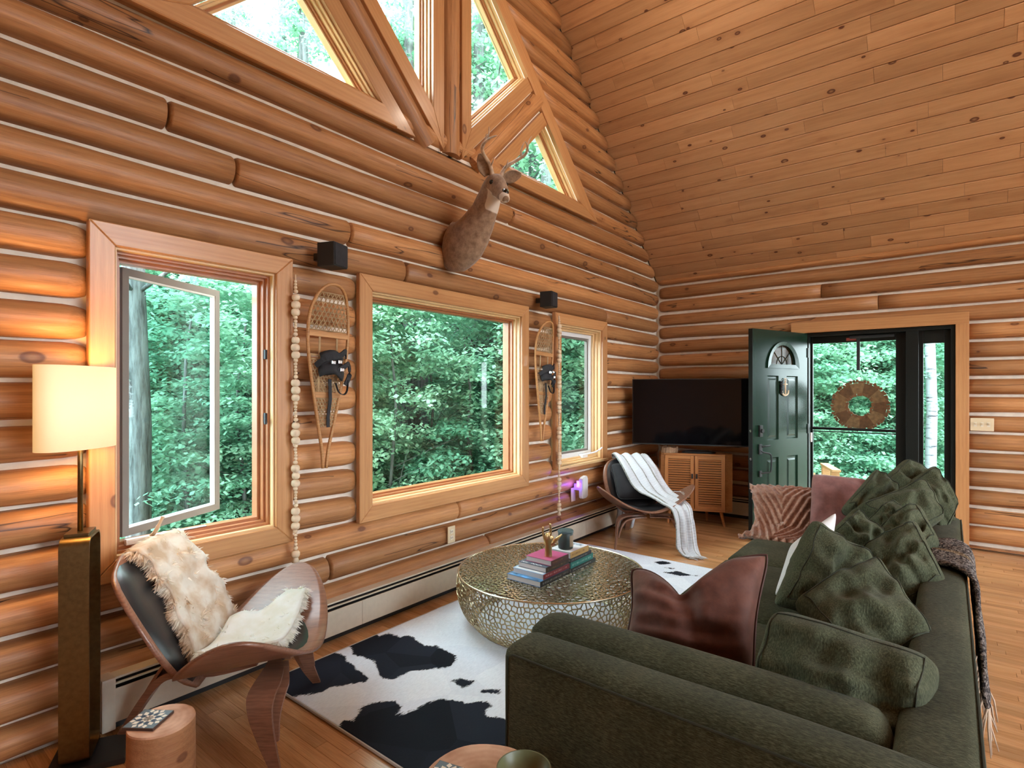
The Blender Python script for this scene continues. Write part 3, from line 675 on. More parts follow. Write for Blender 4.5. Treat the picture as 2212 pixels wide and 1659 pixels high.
# rest of the room, behind the camera; window openings added for fill daylight
wr = empty('wall_right'); tag(wr, kind='structure')
slab('log_face', [(XWEST-0.1, -0.1), (XE+0.2, -0.1), (XE+0.2, EAVE), (XR, RIDGE+.05), (XWEST-0.1, EAVE)], [rect(0.2, 2.3, 0.9, 2.4), rect(3.4, 5.6, 0.9, 2.4), [(1.0, 3.2), (4.8, 3.2), (XR, 5.2)]], -5.3, -5.15, M['log'], wr)
ww = empty('wall_near'); tag(ww, kind='structure')
slab('log_face', [(-5.3, -0.1), (YL+0.1, -0.1), (YL+0.1, EAVE), (-5.3, EAVE)], [rect(-4.2, -2.6, 0.9, 2.2)], XWEST-0.15, XWEST, M['log'], ww, axis='x')
# baseboard heaters
hb = empty('baseboard_left'); tag(hb, kind='structure')
def heater(parent, a, b_, along, face, wall):
    def hx(name, s0, s1, d0, d1, z0, z1, mat, bev=0.003):   # d measured out of the wall
        bm = new_bm(); lo, hi = min(d0, d1), max(d0, d1)
        if along == 'x': box(bm, s0, s1, wall-hi, wall-lo, z0, z1, bev)
        else: box(bm, wall-hi, wall-lo, s0, s1, z0, z1, bev)
        return link(name, bm, mat, parent)
    hx('back_panel', a, b_, -0.02, 0.02, 0.0, 0.215, M['black'], 0)
    hx('top_cap', a, b_, -0.02, 0.062, 0.226, 0.236, M['cream']); hx('damper_lip', a, b_, 0.055, 0.066, 0.205, 0.2125, M['cream'], .001)
    n = 4 if b_-a > 2 else 1
    for i in range(n):
        s0 = a+(b_-a)*i/n+(0.001 if i else 0); s1 = a+(b_-a)*(i+1)/n-0.001
        hx('front_panel', s0, s1, 0.058, 0.066, 0.045, 0.188, M['cream'])
    for s in (a, b_-0.03): hx('end_cap', s, s+0.05, -0.02, 0.075, 0.02, 0.24, M['cream'], 0.008)
    hx('fin_tube', a, b_, 0.02, 0.05, 0.07, 0.17, M['blackm'], 0)
heater(hb, 0.735, 5.95, 'x', 0, YL)
he = empty('baseboard_end'); tag(he, kind='structure'); heater(he, 1.42, 2.45, 'y', 0, XE)
# ------------------------------------------------------------------ entrance: opened green door, storm door, sidelight
d1 = empty('door_1'); tag(d1, kind='structure')
hinge, free = Vector((6.50, 1.19)), Vector((5.61, 1.50)); dv = (hinge-free); DL = dv.length; da = math.atan2(dv.y, dv.x)
leafM = empty('door_leaf', (free.x, free.y, 0), da, d1)       # local x from the latch edge to the hinge, -y faces the room
def fan_pts(cx, zb, rx, rz, n=16): return [(cx-rx*math.cos(PI*i/n), zb+rz*math.sin(PI*i/n)) for i in range(n+1)]
fan = fan_pts(0.50, 1.695, 0.235, 0.225)
panels = [(0.235,0.425,0.96,1.60),(0.565,0.765,0.96,1.60),(0.225,0.425,0.2,0.785),(0.565,0.765,0.2,0.785)]
holes = [fan]+[[(a,c),(b_,c),(b_,d),(a,d)] for a,b_,c,d in panels]
slab('leaf_panel', [(0,0.012),(DL,0.012),(DL,2.052),(0,2.052)], holes, -0.022, 0.022, M['greenpaint'], leafM)
for a,b_,c,d in panels:
    bm = new_bm(); prof = [(0, -0.022), (0.010, -0.008), (0.028, -0.008), (0.045, -0.017)]
    L0 = [[bm.verts.new((x, y, z)) for x, z in ((a+t,c+t),(b_-t,c+t),(b_-t,d-t),(a+t,d-t))] for t, y in prof]
    for p, q in zip(L0, L0[1:]):
        for i in range(4): bm.faces.new((p[i], p[(i+1)%4], q[(i+1)%4], q[i]))
    bm.faces.new(L0[-1]); o = link('raised_panel', bm, M['greenpaint'], leafM)
    bm = new_bm(); box(bm, a, b_, 0.0, 0.02, c, d); link('raised_panel', bm, M['greenpaint'], leafM)
bm = new_bm(); outer_, inner_ = fan_pts(0.50, 1.675, 0.275, 0.270), fan_pts(0.50, 1.715, 0.212, 0.195)
A = [[bm.verts.new((x, y, z)) for x, z in P_] for P_, y in ((outer_, -0.022), (outer_, -0.036), (inner_, -0.030), (inner_, -0.0))]
for p, q in zip(A, A[1:]):
    for i in range(len(p)): bm.faces.new((p[i], p[(i+1)%len(p)], q[(i+1)%len(p)], q[i]))
link('fanlight_frame', bm, M['greenpaint'], leafM)
bm = new_bm(); f_ = bm.faces.new([bm.verts.new((x, -0.008, z)) for x, z in fan_pts(0.50, 1.712, 0.216, 0.2)]); link('fanlight_glass', bm, M['doorglass'], leafM)
bm = new_bm()
for a_ in (45, 90, 135):
    t = math.radians(a_); tube(bm, [(0.50, -0.011, 1.714), (0.50+0.205*math.cos(t), -0.011, 1.714+0.19*math.sin(t))], 0.0035, 6)
tube(bm, [(0.50-0.09*math.cos(PI*i/8), -0.011, 1.714+0.085*math.sin(PI*i/8)) for i in range(9)], 0.0035, 6)
link('leaded_bar', bm, M['greenpaint'], leafM)
bm = new_bm(); box(bm, 0.085, 0.13, -0.045, -0.022, 1.0, 1.115, .006); tube(bm, [(0.107,-0.045,1.06),(0.107,-0.062,1.06)], 0.02, 14)
link('deadbolt', bm, M['blackm'], leafM)
bm = new_bm(); box(bm, 0.085, 0.135, -0.036, -0.022, 0.83, 0.93, .006); box(bm, 0.09, 0.13, -0.036, -0.022, 0.61, 0.67, .006)
tube(bm, catmull([(0.11,-0.03,0.645),(0.16,-0.055,0.65),(0.205,-0.075,0.66),(0.21,-0.08,0.72),(0.21,-0.08,0.80),(0.19,-0.075,0.835),(0.13,-0.05,0.85),(0.11,-0.03,0.87)], 4), 0.008, 8)
tube(bm, [(0.11,-0.05,0.905),(0.14,-0.06,0.91),(0.22,-0.062,0.912)], 0.008, 8); link('door_handle', bm, M['blackm'], leafM)
for z in (1.06, 0.79):
    bm = new_bm(); lathe(bm, [(0.001,0),(0.013,0),(0.013,.004),(0.001,.004)], 12)
    for v in bm.verts: v.co = Matrix.Translation((-0.0,0.0,z)) @ Matrix.Rotation(-PI/2,4,'Y') @ v.co
    link('latch', bm, M['steel'], leafM)
bx('edge_strip', (-0.004,-0.022,0.012), (0.0,0.022,2.052), M['blackpaint'], leafM)
for z in (0.25, 1.05, 1.85): bx('hinge', (DL-0.004,-0.03,z-.05), (DL+0.02,0.0,z+.05), M['blackm'], leafM)
# anchor ornament on the door
t = thing('anchor_ornament', 'small weathered rope-bound anchor ornament hung on the opened green door', 'door ornament', tuple(free)+(0,), da)
bm = new_bm(); tube(bm, [(0.52,-0.035,1.55),(0.52,-0.035,1.41)], 0.008, 8); tube(bm, [(0.485,-0.035,1.515),(0.555,-0.035,1.515)], 0.006, 8)
tube(bm, catmull([(0.465,-0.035,1.455),(0.475,-0.035,1.42),(0.52,-0.035,1.402),(0.565,-0.035,1.42),(0.575,-0.035,1.455)]), 0.008, 8); tube(bm, [(0.52+.014*math.cos(a*PI/5),-0.035,1.562+.014*math.sin(a*PI/5)) for a in range(10)], .004, 6, closed=True)
link('anchor', bm, M['bead'], t, smooth=True)
bm = new_bm()
for i in range(7): tube(bm, [(0.44+.012*vn((i,0,1)), -0.035, 1.53-.018*i), (0.475+.01*vn((i,3,1)), -0.036, 1.545-.018*i)], .009, 6)
link('moss_bundle', bm, M['strap'], t, smooth=True)
# frame of the doorway (black): jambs, mullion, head, sidelight and storm door
fr = empty('door_frame', parent=d1)
X0 = XE+0.01; X1 = XE+0.16
def fb(name, y0, y1, z0, z1, x0=X0, x1=X1, mat=None, parent=fr, bev=.003): return bx(name, (x0,y0,z0), (x1,y1,z1), mat or M['blackpaint'], parent, bev)
fb('jamb', D0, D0+0.035, 0, DT); fb('jamb', D1-0.035, D1, 0, DT); fb('head', D0+.035, D1-.035, DT-0.035, DT); fb('threshold', D0+.035, D1-.035, 0, 0.03); fb('mullion', 0.225, 0.325, 0.03, DT-.035)
sl = empty('sidelight', parent=d1); SX0, SX1 = XE+.07, XE+.11
for nm, a in (('stile',(-0.015,0.032,0.03,2.025)),('stile',(0.19,0.225,0.03,2.025)),('rail',(0.032,0.19,1.905,2.025)),('rail',(0.032,0.19,0.03,0.48))): fb(nm, *a, SX0, SX1, parent=sl)
bm = new_bm(); box(bm, SX0+.015, SX0+.02, 0.03, 0.192, 0.47, 1.91); link('glass_pane', bm, M['glass'], sl)
sd = empty('storm_door', parent=d1); TX0, TX1 = XE+.115, XE+.155; ga, gb = 0.412, 1.145
for nm, a in (('stile',(0.325,ga,0.03,2.025)),('stile',(gb,1.165,0.03,2.025)),('rail',(ga,gb,1.955,2.025)),('rail',(ga,gb,0.03,0.24)),('rail',(ga,gb,1.035,1.062)),('rail',(ga,gb,1.012,1.022))): fb(nm, *a, TX0, TX1, parent=sd)
bm = new_bm(); box(bm, TX0+.02, TX0+.025, ga, gb, 1.05, 1.97); link('glass_pane', bm, M['glass'], sd)
bm = new_bm(); box(bm, TX0+.02, TX0+.025, ga, gb, 0.24, 1.025); link('glass_pane', bm, M['glass'], sd)
bx('closer', (XE+.06,0.42,1.985), (XE+.09,0.80,2.01), M['blackm'], sd, .004); bx('door_handle', (XE+.075,1.15,.90), (XE+.115,1.165,1.0), M['white'], sd, .003)
st = tag(bx('sticker', (XE+.112,0.745,1.968), (XE+.1145,0.835,1.998), plain('pink_paper', (0.45,0.09,0.07), 0.7)), 'small faded red sticker at the top of the storm door frame', 'sticker')
# wreath hanging on the storm door
wc = (XE+.185, 0.725, 1.295)
t = thing('wreath', 'round woven wood-chip wreath hanging on the glass of the storm door', 'wreath', (wc[0], wc[1], wc[2]))
bm = new_bm(); n = 64
def ann(bm, r0, r1, x, m_=0, n=64):
    A = [bm.verts.new((x, r0*math.cos(2*PI*i/n), r0*math.sin(2*PI*i/n))) for i in range(n)]; B = [bm.verts.new((x, r1*math.cos(2*PI*i/n), r1*math.sin(2*PI*i/n))) for i in range(n)]
    for i in range(n):
        f = bm.faces.new((A[i], A[(i+1)%n], B[(i+1)%n], B[i])); f.material_index = (i//6) % 2 if m_ else 0
ann(bm, 0.125, 0.235, 0, 1); o = link('woven_ring', bm, [plain('woven_tan', (0.24,0.12,0.055), .8, var=.3), plain('woven_brown', (0.14,0.055,0.022), .8, var=.3)], t); solid(o, 0.012)
bm = new_bm(); rr = random.Random(3)
for R0, cnt_ in ((0.247, 60), (0.117, 30)):
    for i in range(cnt_):
        a = 2*PI*i/cnt_+rr.uniform(-.03,.03); r = R0+rr.uniform(-.008,.008); T = Matrix.Translation((rr.uniform(-.006,.006), r*math.cos(a), r*math.sin(a))) @ Matrix.Rotation(a+rr.uniform(-.5,.5), 4, 'X')
        box(bm, -.006, .006, -.015, .015, -.012, .012, 0, M=T)
link('wood_chip_edge', bm, plain('chip_brown', (0.20,0.075,0.03), .8, var=.3), t)['kind'] = 'stuff'
bm = new_bm(); tube(bm, [(0,-0.03,0.26),(0,0,0.36),(0,0.03,0.26)], 0.002, 5); link('hanging_wire', bm, M['steel'], t)
tag(bx('over_door_hook', (XE+.098,0.712,1.66), (XE+.114,0.742,2.0), M['blackm'], None, .002), 'black metal strap hook hanging from the storm door head above the wreath', 'hook')
# light switches
t = thing('light_switch', 'ivory triple switch plate on the log wall right of the door trim', 'light switch', (XE-.004, -0.236, 1.145))
bx('plate', (-0.012,-0.082,-0.058), (0.0,0.082,0.058), M['plate'], t, .004)
for dy in (-.046, 0, .046): bx('toggle', (-0.026,dy-.006,-.004), (-0.008,dy+.006,.014), M['plate'], t, .002); bx('slot', (-0.0135,dy-.010,-.02), (-0.011,dy+.010,.02), M['cream'], t, .0)
# ------------------------------------------------------------------ window wall: outlets, speakers, beads, snowshoes
t = thing('wall_outlet', 'ivory duplex outlet low on the log wall above the heater, behind the coffee table', 'outlet', (2.85, YL-.004, 0.41))
bx('plate', (-0.037,-0.010,-0.06), (0.037,0.0,0.06), M['plate'], t, .004)
for dz in (-.022, .022): bx('receptacle', (-0.017,-0.0135,dz-.015), (0.017,-0.008,dz+.015), M['cream'], t, .004); bx('slot', (-.008,-.0145,dz-.006), (-.005,-.013,dz+.006), M['black'], t); bx('slot', (.005,-.0145,dz-.006), (.008,-.013,dz+.006), M['black'], t)
t = thing('wall_outlet', 'ivory outlet plate behind the glowing insect trap', 'outlet', (4.50, YL-.004, 0.46)); bx('plate', (-0.037,-0.010,-0.07), (0.037,0.0,0.06), M['plate'], t, .004)
t = thing('insect_trap', 'white plug-in insect trap glowing violet on the log wall beside the far chair', 'insect trap', (4.53, YL, 0.53))
bm = new_bm(); pr = [(-.045,-.10),(.03,-.10),(.05,-.08),(.05,.08),(.035,.11),(-.03,.10),(-.05,.085),(-.05,-.085)]
A = [bm.verts.new((x, -0.13, z)) for x, z in pr]; B = [bm.verts.new((x, -0.085, z)) for x, z in pr]; bm.faces.new(A); bm.faces.new(B[::-1])
for i in range(8): bm.faces.new((A[i], B[i], B[(i+1)%8], A[(i+1)%8]))
bmesh.ops.recalc_face_normals(bm, faces=bm.faces[:]); bmesh.ops.bevel(bm, geom=bm.edges[:], offset=.006, segments=2, affect='EDGES')
link('shell', bm, M['white'], t); bx('plug_body', (-.02,-.085,-.03), (.02,-.012,.03), M['white'], t, .004); bx('violet_lamp', (-.03,-.084,.0), (-.02,-.05,.06), M['violet'], t)
light('insect_trap_glow', 'POINT', (4.47, YL-.075, 0.56), 0.9, (0.15, 0.03, 1.0), 0.02)
def speaker(x, z, yaw, lab):
    t = thing('speaker', lab, 'speaker', (x, 2.70, z), yaw, 'small wall speakers')
    bx('cabinet', (-0.062,-0.045,-0.066), (0.062,0.065,0.066), M['blackm'], t, .005); bx('grille', (-0.057,-0.051,-0.061), (0.057,-0.044,0.061), M['strap'], t, .003); bx('bracket', (-.015,.06,-.02), (.015,.125,.02), M['black'], t)
speaker(1.80, 2.205, 0.35, 'small black cube speaker on the log wall left of the deer mount'); speaker(3.93, 2.235, 0.2, 'small black cube speaker high on the log wall above the far snowshoe')
def beads(x, ztop, zbot, lab, sd, nbig):
    t = thing('bead_garland', lab, 'bead garland', (x, 2.775, ztop), 0, 'wooden bead garlands'); r = random.Random(sd); z = 0; L_ = ztop-zbot; seq = []
    grp = L_/nbig
    # groups of large beads joined by graded small ones
    while z < L_-0.02:
        for s in (0.008,0.009,0.010,0.012): seq.append((s, z+s)); z += 2*s*0.92
        for s in (0.0225,0.024,0.023): seq.append((s*r.uniform(.93,1.05), z+s)); z += 2*s*0.86
        for s in (0.012,0.010): seq.append((s, z+s)); z += 2*s*0.92
    cache = {}
    for s, zz in seq:
        if zz > L_: break
        k = round(s, 3)
        if k not in cache:
            bm = new_bm(); pr = [(s*0.12,-s*.84),(s*.6,-s*.80),(s*.93,-s*.45),(s,0),(s*.93,s*.45),(s*.6,s*.80),(s*.12,s*.84)]; lathe(bm, pr, 14); o = link('bead', bm, M['bead'], t, smooth=True); cache[k] = o
        else: o = cache[k].copy(); C.objects.link(o); o.parent = t
        o.location = (r.uniform(-.0015,.0015), r.uniform(-.001,.001), -zz); o.rotation_euler = (r.uniform(-.1,.1), r.uniform(-.12,.12), r.uniform(0,3))
    bm = new_bm(); tube(bm, [(0,0.0,0.03),(0,0,-L_+.0)], 0.0025, 5); link('cord', bm, M['bead'], t)
    bm = new_bm(); lathe(bm, [(0.004,-L_-.045),(0.020,-L_-.04),(0.012,-L_-.01),(0.005,-L_)], 10); link('tassel', bm, M['bead'], t, smooth=True)
beads(1.612, 2.05, 0.56, 'long string of pale wooden beads hanging beside the near window', 1, 6)
beads(4.19, 2.13, 0.36, 'long string of pale wooden beads hanging beside the far narrow window', 2, 7)
def snowshoe(x, ztop, lean, lab):
    t = thing('snowshoe', lab, 'snowshoe', (x, 2.745, ztop), 0, 'pair of hung snowshoes'); t.rotation_euler = (0, lean, 0)
    prof = [(0,0),(-.045,-.012),(-.088,-.06),(-.118,-.15),(-.128,-.26),(-.122,-.38),(-.10,-.52),(-.070,-.68),(-.042,-.82),(-.020,-.93),(-.010,-1.03)]
    hw = lambda z: -[a for a in [0]][0] if z > 0 else 0
    def half(zq):
        for (x0,z0),(x1,z1) in zip(prof, prof[1:]):
            if z1 <= zq <= z0: f = (z0-zq)/(z0-z1); return -(x0+(x1-x0)*f)
        return 0.01
    def bow(z): return -0.05*max(0, 1+z/.22)**2 if z > -.22 else 0
    Lp = catmull([(x_, bow(z_), z_) for x_, z_ in prof], 4); Rp = [(-p[0], p[1], p[2]) for p in Lp]
    bm = new_bm(); tube(bm, Rp[::-1]+Lp[1:], 0.0095, 8); link('frame', bm, M['snow'], t, smooth=True, rnd=random.random())
    for zc_ in (-.28, -.62):
        h_ = half(zc_); bm = new_bm(); box(bm, -h_, h_, -.007, .007, zc_-.016, zc_+.016, .003); link('crossbar', bm, M['snow'], t, rnd=random.random())
    def net(name, z0, z1, step, r_, seedy):
        bm = new_bm(); z = z0; y = 0
        while z > z1:
            h_ = half(z)-.006; tube(bm, [(-h_, bow(z), z), (h_, bow(z), z)], r_, 4)
            z -= step
        k = -0.3
        while k < 0.32:
            for s in (1, -1):
                pts = []
                zz = z0
                while zz > z1-.001:
                    xx = k + s*(z0-zz)*0.55
                    pts.append((xx, zz)); zz -= step/2
                cur = []
                for xx, zz in pts:
                    if abs(xx) < half(zz)-.004: cur.append((xx, bow(zz)-.002*s, zz))
                    else:
                        if len(cur) > 1: tube(bm, [cur[0], cur[-1]], r_, 4)
                        cur = []
                if len(cur) > 1: tube(bm, [cur[0], cur[-1]], r_, 4)
            k += step
        o = link(name, bm, M['rawhide'], t); o['kind'] = 'stuff'
    net('toe_lacing', -.05, -.27, .026, .0028, 1); net('tail_lacing', -.42, -.80, .020, .0036, 2)
    bm = new_bm()
    for s in (-1, 1): tube(bm, [(s*.055, 0, -.28), (s*.055, 0, -.62)], .006, 5)
    tube(bm, [(-half(-.40), 0, -.40), (half(-.40), 0, -.40)], .007, 5); link('master_cord', bm, M['rawhide'], t)
    for i in range(9):
        pass
    # binding
    bd = empty('binding', parent=t); bm = new_bm()
    grid = grid_surface(bm, 8, 6, lambda u, v: (-.07+.15*u, -.028-.045*math.sin(PI*u)-.01*math.sin(v*7+u*3), -.39-.13*v+.02*math.sin(u*5)))
    o = link('toe_cup', bm, M['strap'], bd, smooth=True); solid(o, .008)
    bm = new_bm(); strip(bm, catmull([(-.085,-.015,-.46),(-.05,-.06,-.42),(.02,-.085,-.40),(.08,-.05,-.37),(.105,-.02,-.40)], 4), .03, .008, (0,0,1)); strip(bm, catmull([(-.05,-.02,-.50),(.0,-.075,-.49),(.06,-.08,-.455),(.11,-.04,-.44),(.125,-.03,-.50),(.10,-.03,-.56)], 4), .026, .008, (0,0,1)); link('strap', bm, M['strap'], bd, smooth=False)
    bm = new_bm(); strip(bm, catmull([(.035,-.03,-.55),(.05,-.04,-.60),(.08,-.045,-.615),(.105,-.04,-.59),(.115,-.03,-.53)], 4), .014, .004, (0,1,.2)); link('strap', bm, M['strap'], bd)
    bm = new_bm(); strip(bm, [(.0,-.025,-.53),(.004,-.03,-.64),(.0,-.02,-.74),(.004,-.018,-.80)], .02, .004, (1,0,0)); link('strap', bm, M['strap'], bd)
    for bx_, bz in ((.02,-.435),(.035,-.478),(-.02,-.44)): bx('buckle', (bx_-.012,-.092,bz-.009), (bx_+.012,-.08,bz+.009), M['steel'], bd, .002)
    return t
snowshoe(1.805, 2.045, 0.035, 'wooden snowshoe with black bindings on the log wall left of the large window')
snowshoe(3.925, 2.045, 0.045, 'wooden snowshoe with black bindings on the log wall right of the large window')
# ------------------------------------------------------------------ deer mount
t = thing('deer_mount', 'taxidermy deer head with antlers mounted on the log wall above the large window', 'deer mount', (0,0,0))
P_ = [(2.855,2.835,2.49),(2.86,2.76,2.485),(2.868,2.68,2.52),(2.876,2.60,2.60),(2.882,2.53,2.70),(2.884,2.48,2.79),(2.878,2.445,2.845),(2.862,2.405,2.845),(2.845,2.365,2.805),(2.825,2.325,2.765),(2.805,2.29,2.728),(2.792,2.268,2.705),(2.785,2.256,2.692)]
Rr = [(.085,.165),(.115,.185),(.118,.165),(.100,.130),(.082,.100),(.072,.088),(.070,.080),(.066,.074),(.058,.066),(.046,.052),(.036,.040),(.030,.032),(.016,.017)]
PP = catmull(P_, 3); RR = lerpl(Rr, len(PP)); bm = new_bm(); pl = bm.verts.layers.float.new('pale'); rings = tube(bm, PP, RR, 20, up=(0,0,1))
headc = Vector((2.845,2.36,2.76))
for i, r in enumerate(rings):
    f = i/(len(rings)-1)
    for k, v in enumerate(r):
        a = 2*PI*k/20; under = -math.sin(a)          # -1 top, 1 below
        p = 0
        if 0.34 < f < 0.68 and under > .45: p = 1       # throat patch
        if f > 0.86 and f < .95: p = .75
        if f > 0.6 and under > .6: p = .8
        v[pl] = p
    if i == len(rings)-1:
        for v in r: v.co += 0*v.co
for v in bm.verts: v.co += Vector((vn(v.co, 22), vn(v.co+Vector((5,0,0)), 22), vn(v.co+Vector((0,5,0)), 22)))*0.004
link('head_and_neck', bm, M['deer'], t, smooth=True)
hd = (Vector(P_[11])-Vector(P_[6])).normalized(); side = hd.cross(Vector((0,0,1))).normalized(); upv = side.cross(hd).normalized()
def hp(a, s, u): return Vector(P_[7])+hd*a+side*s+upv*u
bm = new_bm(); tube(bm, [hp(.165,0,.012), hp(.185,0,.006), hp(.20,0,-.002)], [(.024,.018),(.022,.018),(.010,.008)], 12, up=upv); link('nose', bm, M['eye'], t, smooth=True)
for s in (-1, 1):
    bm = new_bm(); bmesh.ops.create_uvsphere(bm, u_segments=12, v_segments=8, radius=.0155, matrix=Matrix.Translation(hp(.035, s*.053, .022))); link('eye', bm, M['eye'], t, smooth=True)
    # ears
    base = hp(-.055, s*.055, .035); tip = base+side*(s*.135)+upv*.050 if s < 0 else base+side*(s*.080)+upv*.125-hd*.02
    ax = (tip-base); bm = new_bm(); n_ = hd
    wd = ax.cross(n_).normalized()
    def ear(u, v, base=base, ax=ax, wd=wd):
        wv_ = math.sin(PI*min(1, (u*.86+.10)))**.8*.043; c = (v-.5)*2
        return base+ax*u+wd*(c*wv_)-hd*(.018*(1-c*c)*math.sin(PI*(u*.8+.1)))
    grid_surface(bm, 10, 8, ear); bmesh.ops.remove_doubles(bm, verts=bm.verts[:], dist=1e-5); o = link('ear', bm, [M['deer'], M['earin']], t, smooth=True); solid(o, .006)
    # antlers
    b0 = hp(-.03, s*.03, .055)
    main = catmull([b0, b0+side*(s*.03)+upv*.06-hd*.02, b0+side*(s*.095)+upv*.12-hd*.01, b0+side*(s*.125)+upv*.175+hd*.03, b0+side*(s*.105)+upv*.23+hd*.075, b0+side*(s*.07)+upv*.26+hd*.10], 5)
    bm = new_bm(); tube(bm, main, lerpl([.0145,.012,.0115,.010,.008,.003], len(main)), 8)
    q = main[12]; tube(bm, catmull([q, q+upv*.05-hd*.005-side*(s*.01), q+upv*.10-side*(s*.005)], 4), lerpl([.008,.006,.002], 9), 7)
    q = main[18]; tube(bm, catmull([q, q+upv*.045-side*(s*.005), q+upv*.085+side*(s*.005)], 4), lerpl([.007,.005,.002], 9), 7)
    q = main[4]; tube(bm, catmull([q, q+upv*.03+hd*.02, q+upv*.065+hd*.025], 4), lerpl([.007,.005,.002], 9), 7)
    link('antler', bm, M['antler'], t, smooth=True)
# ------------------------------------------------------------------ floor lamp
lp = thing('floor_lamp', 'lit floor lamp with oval linen shade and bronze strap stand in the left corner', 'floor lamp', (0,0,0))
nb = Vector((.603, 2.588, 0)); fbv = Vector((.679, 2.745, 0)); d_ = (fbv-nb).normalized(); wdir = Vector((d_.y, -d_.x, 0)); mid = (nb+fbv)/2; Lh = (fbv-nb).length/2
bm = new_bm(); pts = []
for cx_, cz, a0 in ((-1, .88-.03, 180), (1, .88-.03, 90), (1, .03+.04, 0), (-1, .03+.04, -90)):
    for k in range(6):
        a = math.radians(a0-18*k); rr_ = .035
        pts.append(mid+d_*(cx_*(Lh-rr_)+rr_*math.cos(a))+Vector((0,0,cz+rr_*math.sin(a))))
m_ = len(pts); rg = []
for i, p in enumerate(pts):
    tt = (pts[(i+1)%m_]-pts[i-1]).normalized(); nn = tt.cross(wdir).normalized()
    rg.append([bm.verts.new(p+wdir*(a*.047)+nn*(b_*.004)) for a, b_ in ((-1,-1),(1,-1),(1,1),(-1,1))])
for i in range(m_):
    for k in range(4): bm.faces.new((rg[i][k], rg[i][(k+1)%4], rg[(i+1)%m_][(k+1)%4], rg[(i+1)%m_][k]))
bmesh.ops.recalc_face_normals(bm, faces=bm.faces[:]); o = link('strap_stand', bm, M['brass'], lp); smooth_angle(o, 40)
wa = math.atan2(wdir.y, wdir.x)
def rot_box(name, c, sx, sy, z0, z1, mat, parent, a=wa, bev=.003):
    bm = new_bm(); box(bm, -sx, sx, -sy, sy, z0, z1, bev, M=Matrix.Translation((c[0], c[1], 0)) @ Matrix.Rotation(a, 4, 'Z')); return link(name, bm, mat, parent)
rot_box('base_plate', mid+wdir*.035, .125, .095, 0.001, .024, M['blackm'], lp); rot_box('top_plate', mid, .04, .055, .888, .902, M['brass'], lp)
bm = new_bm(); tube(bm, [mid+Vector((0,0,.90)), mid+Vector((0,0,1.42))], .009, 14); link('pole', bm, M['brass'], lp, smooth=True)
bm = new_bm(); tube(bm, [mid+Vector((0,0,1.33)), mid+Vector((0,0,1.37))], .014, 12); bmesh.ops.create_uvsphere(bm, u_segments=14, v_segments=10, radius=.028, matrix=Matrix.Translation(mid+Vector((0,0,1.40)))); link('bulb', bm, lit('warm_bulb', (1.0,.62,.28), 25), lp, smooth=True)
e_ = Vector((.80,.60,0)); e2 = Vector((-.60,.80,0)); bm = new_bm(); n = 48; sh = [[], []]
for k in range(n):
    a = 2*PI*k/n; ca, sa = math.cos(a), math.sin(a); p = mid+Vector((-.01,0.0,0))+e_*(.165*math.copysign(abs(ca)**.85, ca))+e2*(.078*math.copysign(abs(sa)**.85, sa))
    for i, z in enumerate((1.225, 1.545)): sh[i].append(bm.verts.new((p.x, p.y, z)))
for k in range(n): bm.faces.new((sh[0][k], sh[0][(k+1)%n], sh[1][(k+1)%n], sh[1][k]))
o = link('shade', bm, M['shade'], lp, smooth=True); solid(o, .002)
light('floor_lamp_bulb', 'POINT', (mid.x, mid.y-.0, 1.46), 9.0, (1.0, .56, .22), .05)
light('floor_lamp_bulb_low', 'POINT', (mid.x, mid.y, 1.30), 5.0, (1.0, .56, .22), .05)
# cords on the floor beside the lamp
bm = new_bm(); tube(bm, catmull([(.46,2.70,.012),(.52,2.62,.008),(.555,2.56,.008),(.53,2.47,.008),(.60,2.44,.008),(.50,2.30,.008)], 6), .004, 6); tag(link('power_cord', bm, M['cord'], smooth=True), 'pale lamp cord lying on the floor in the left corner', 'cord')
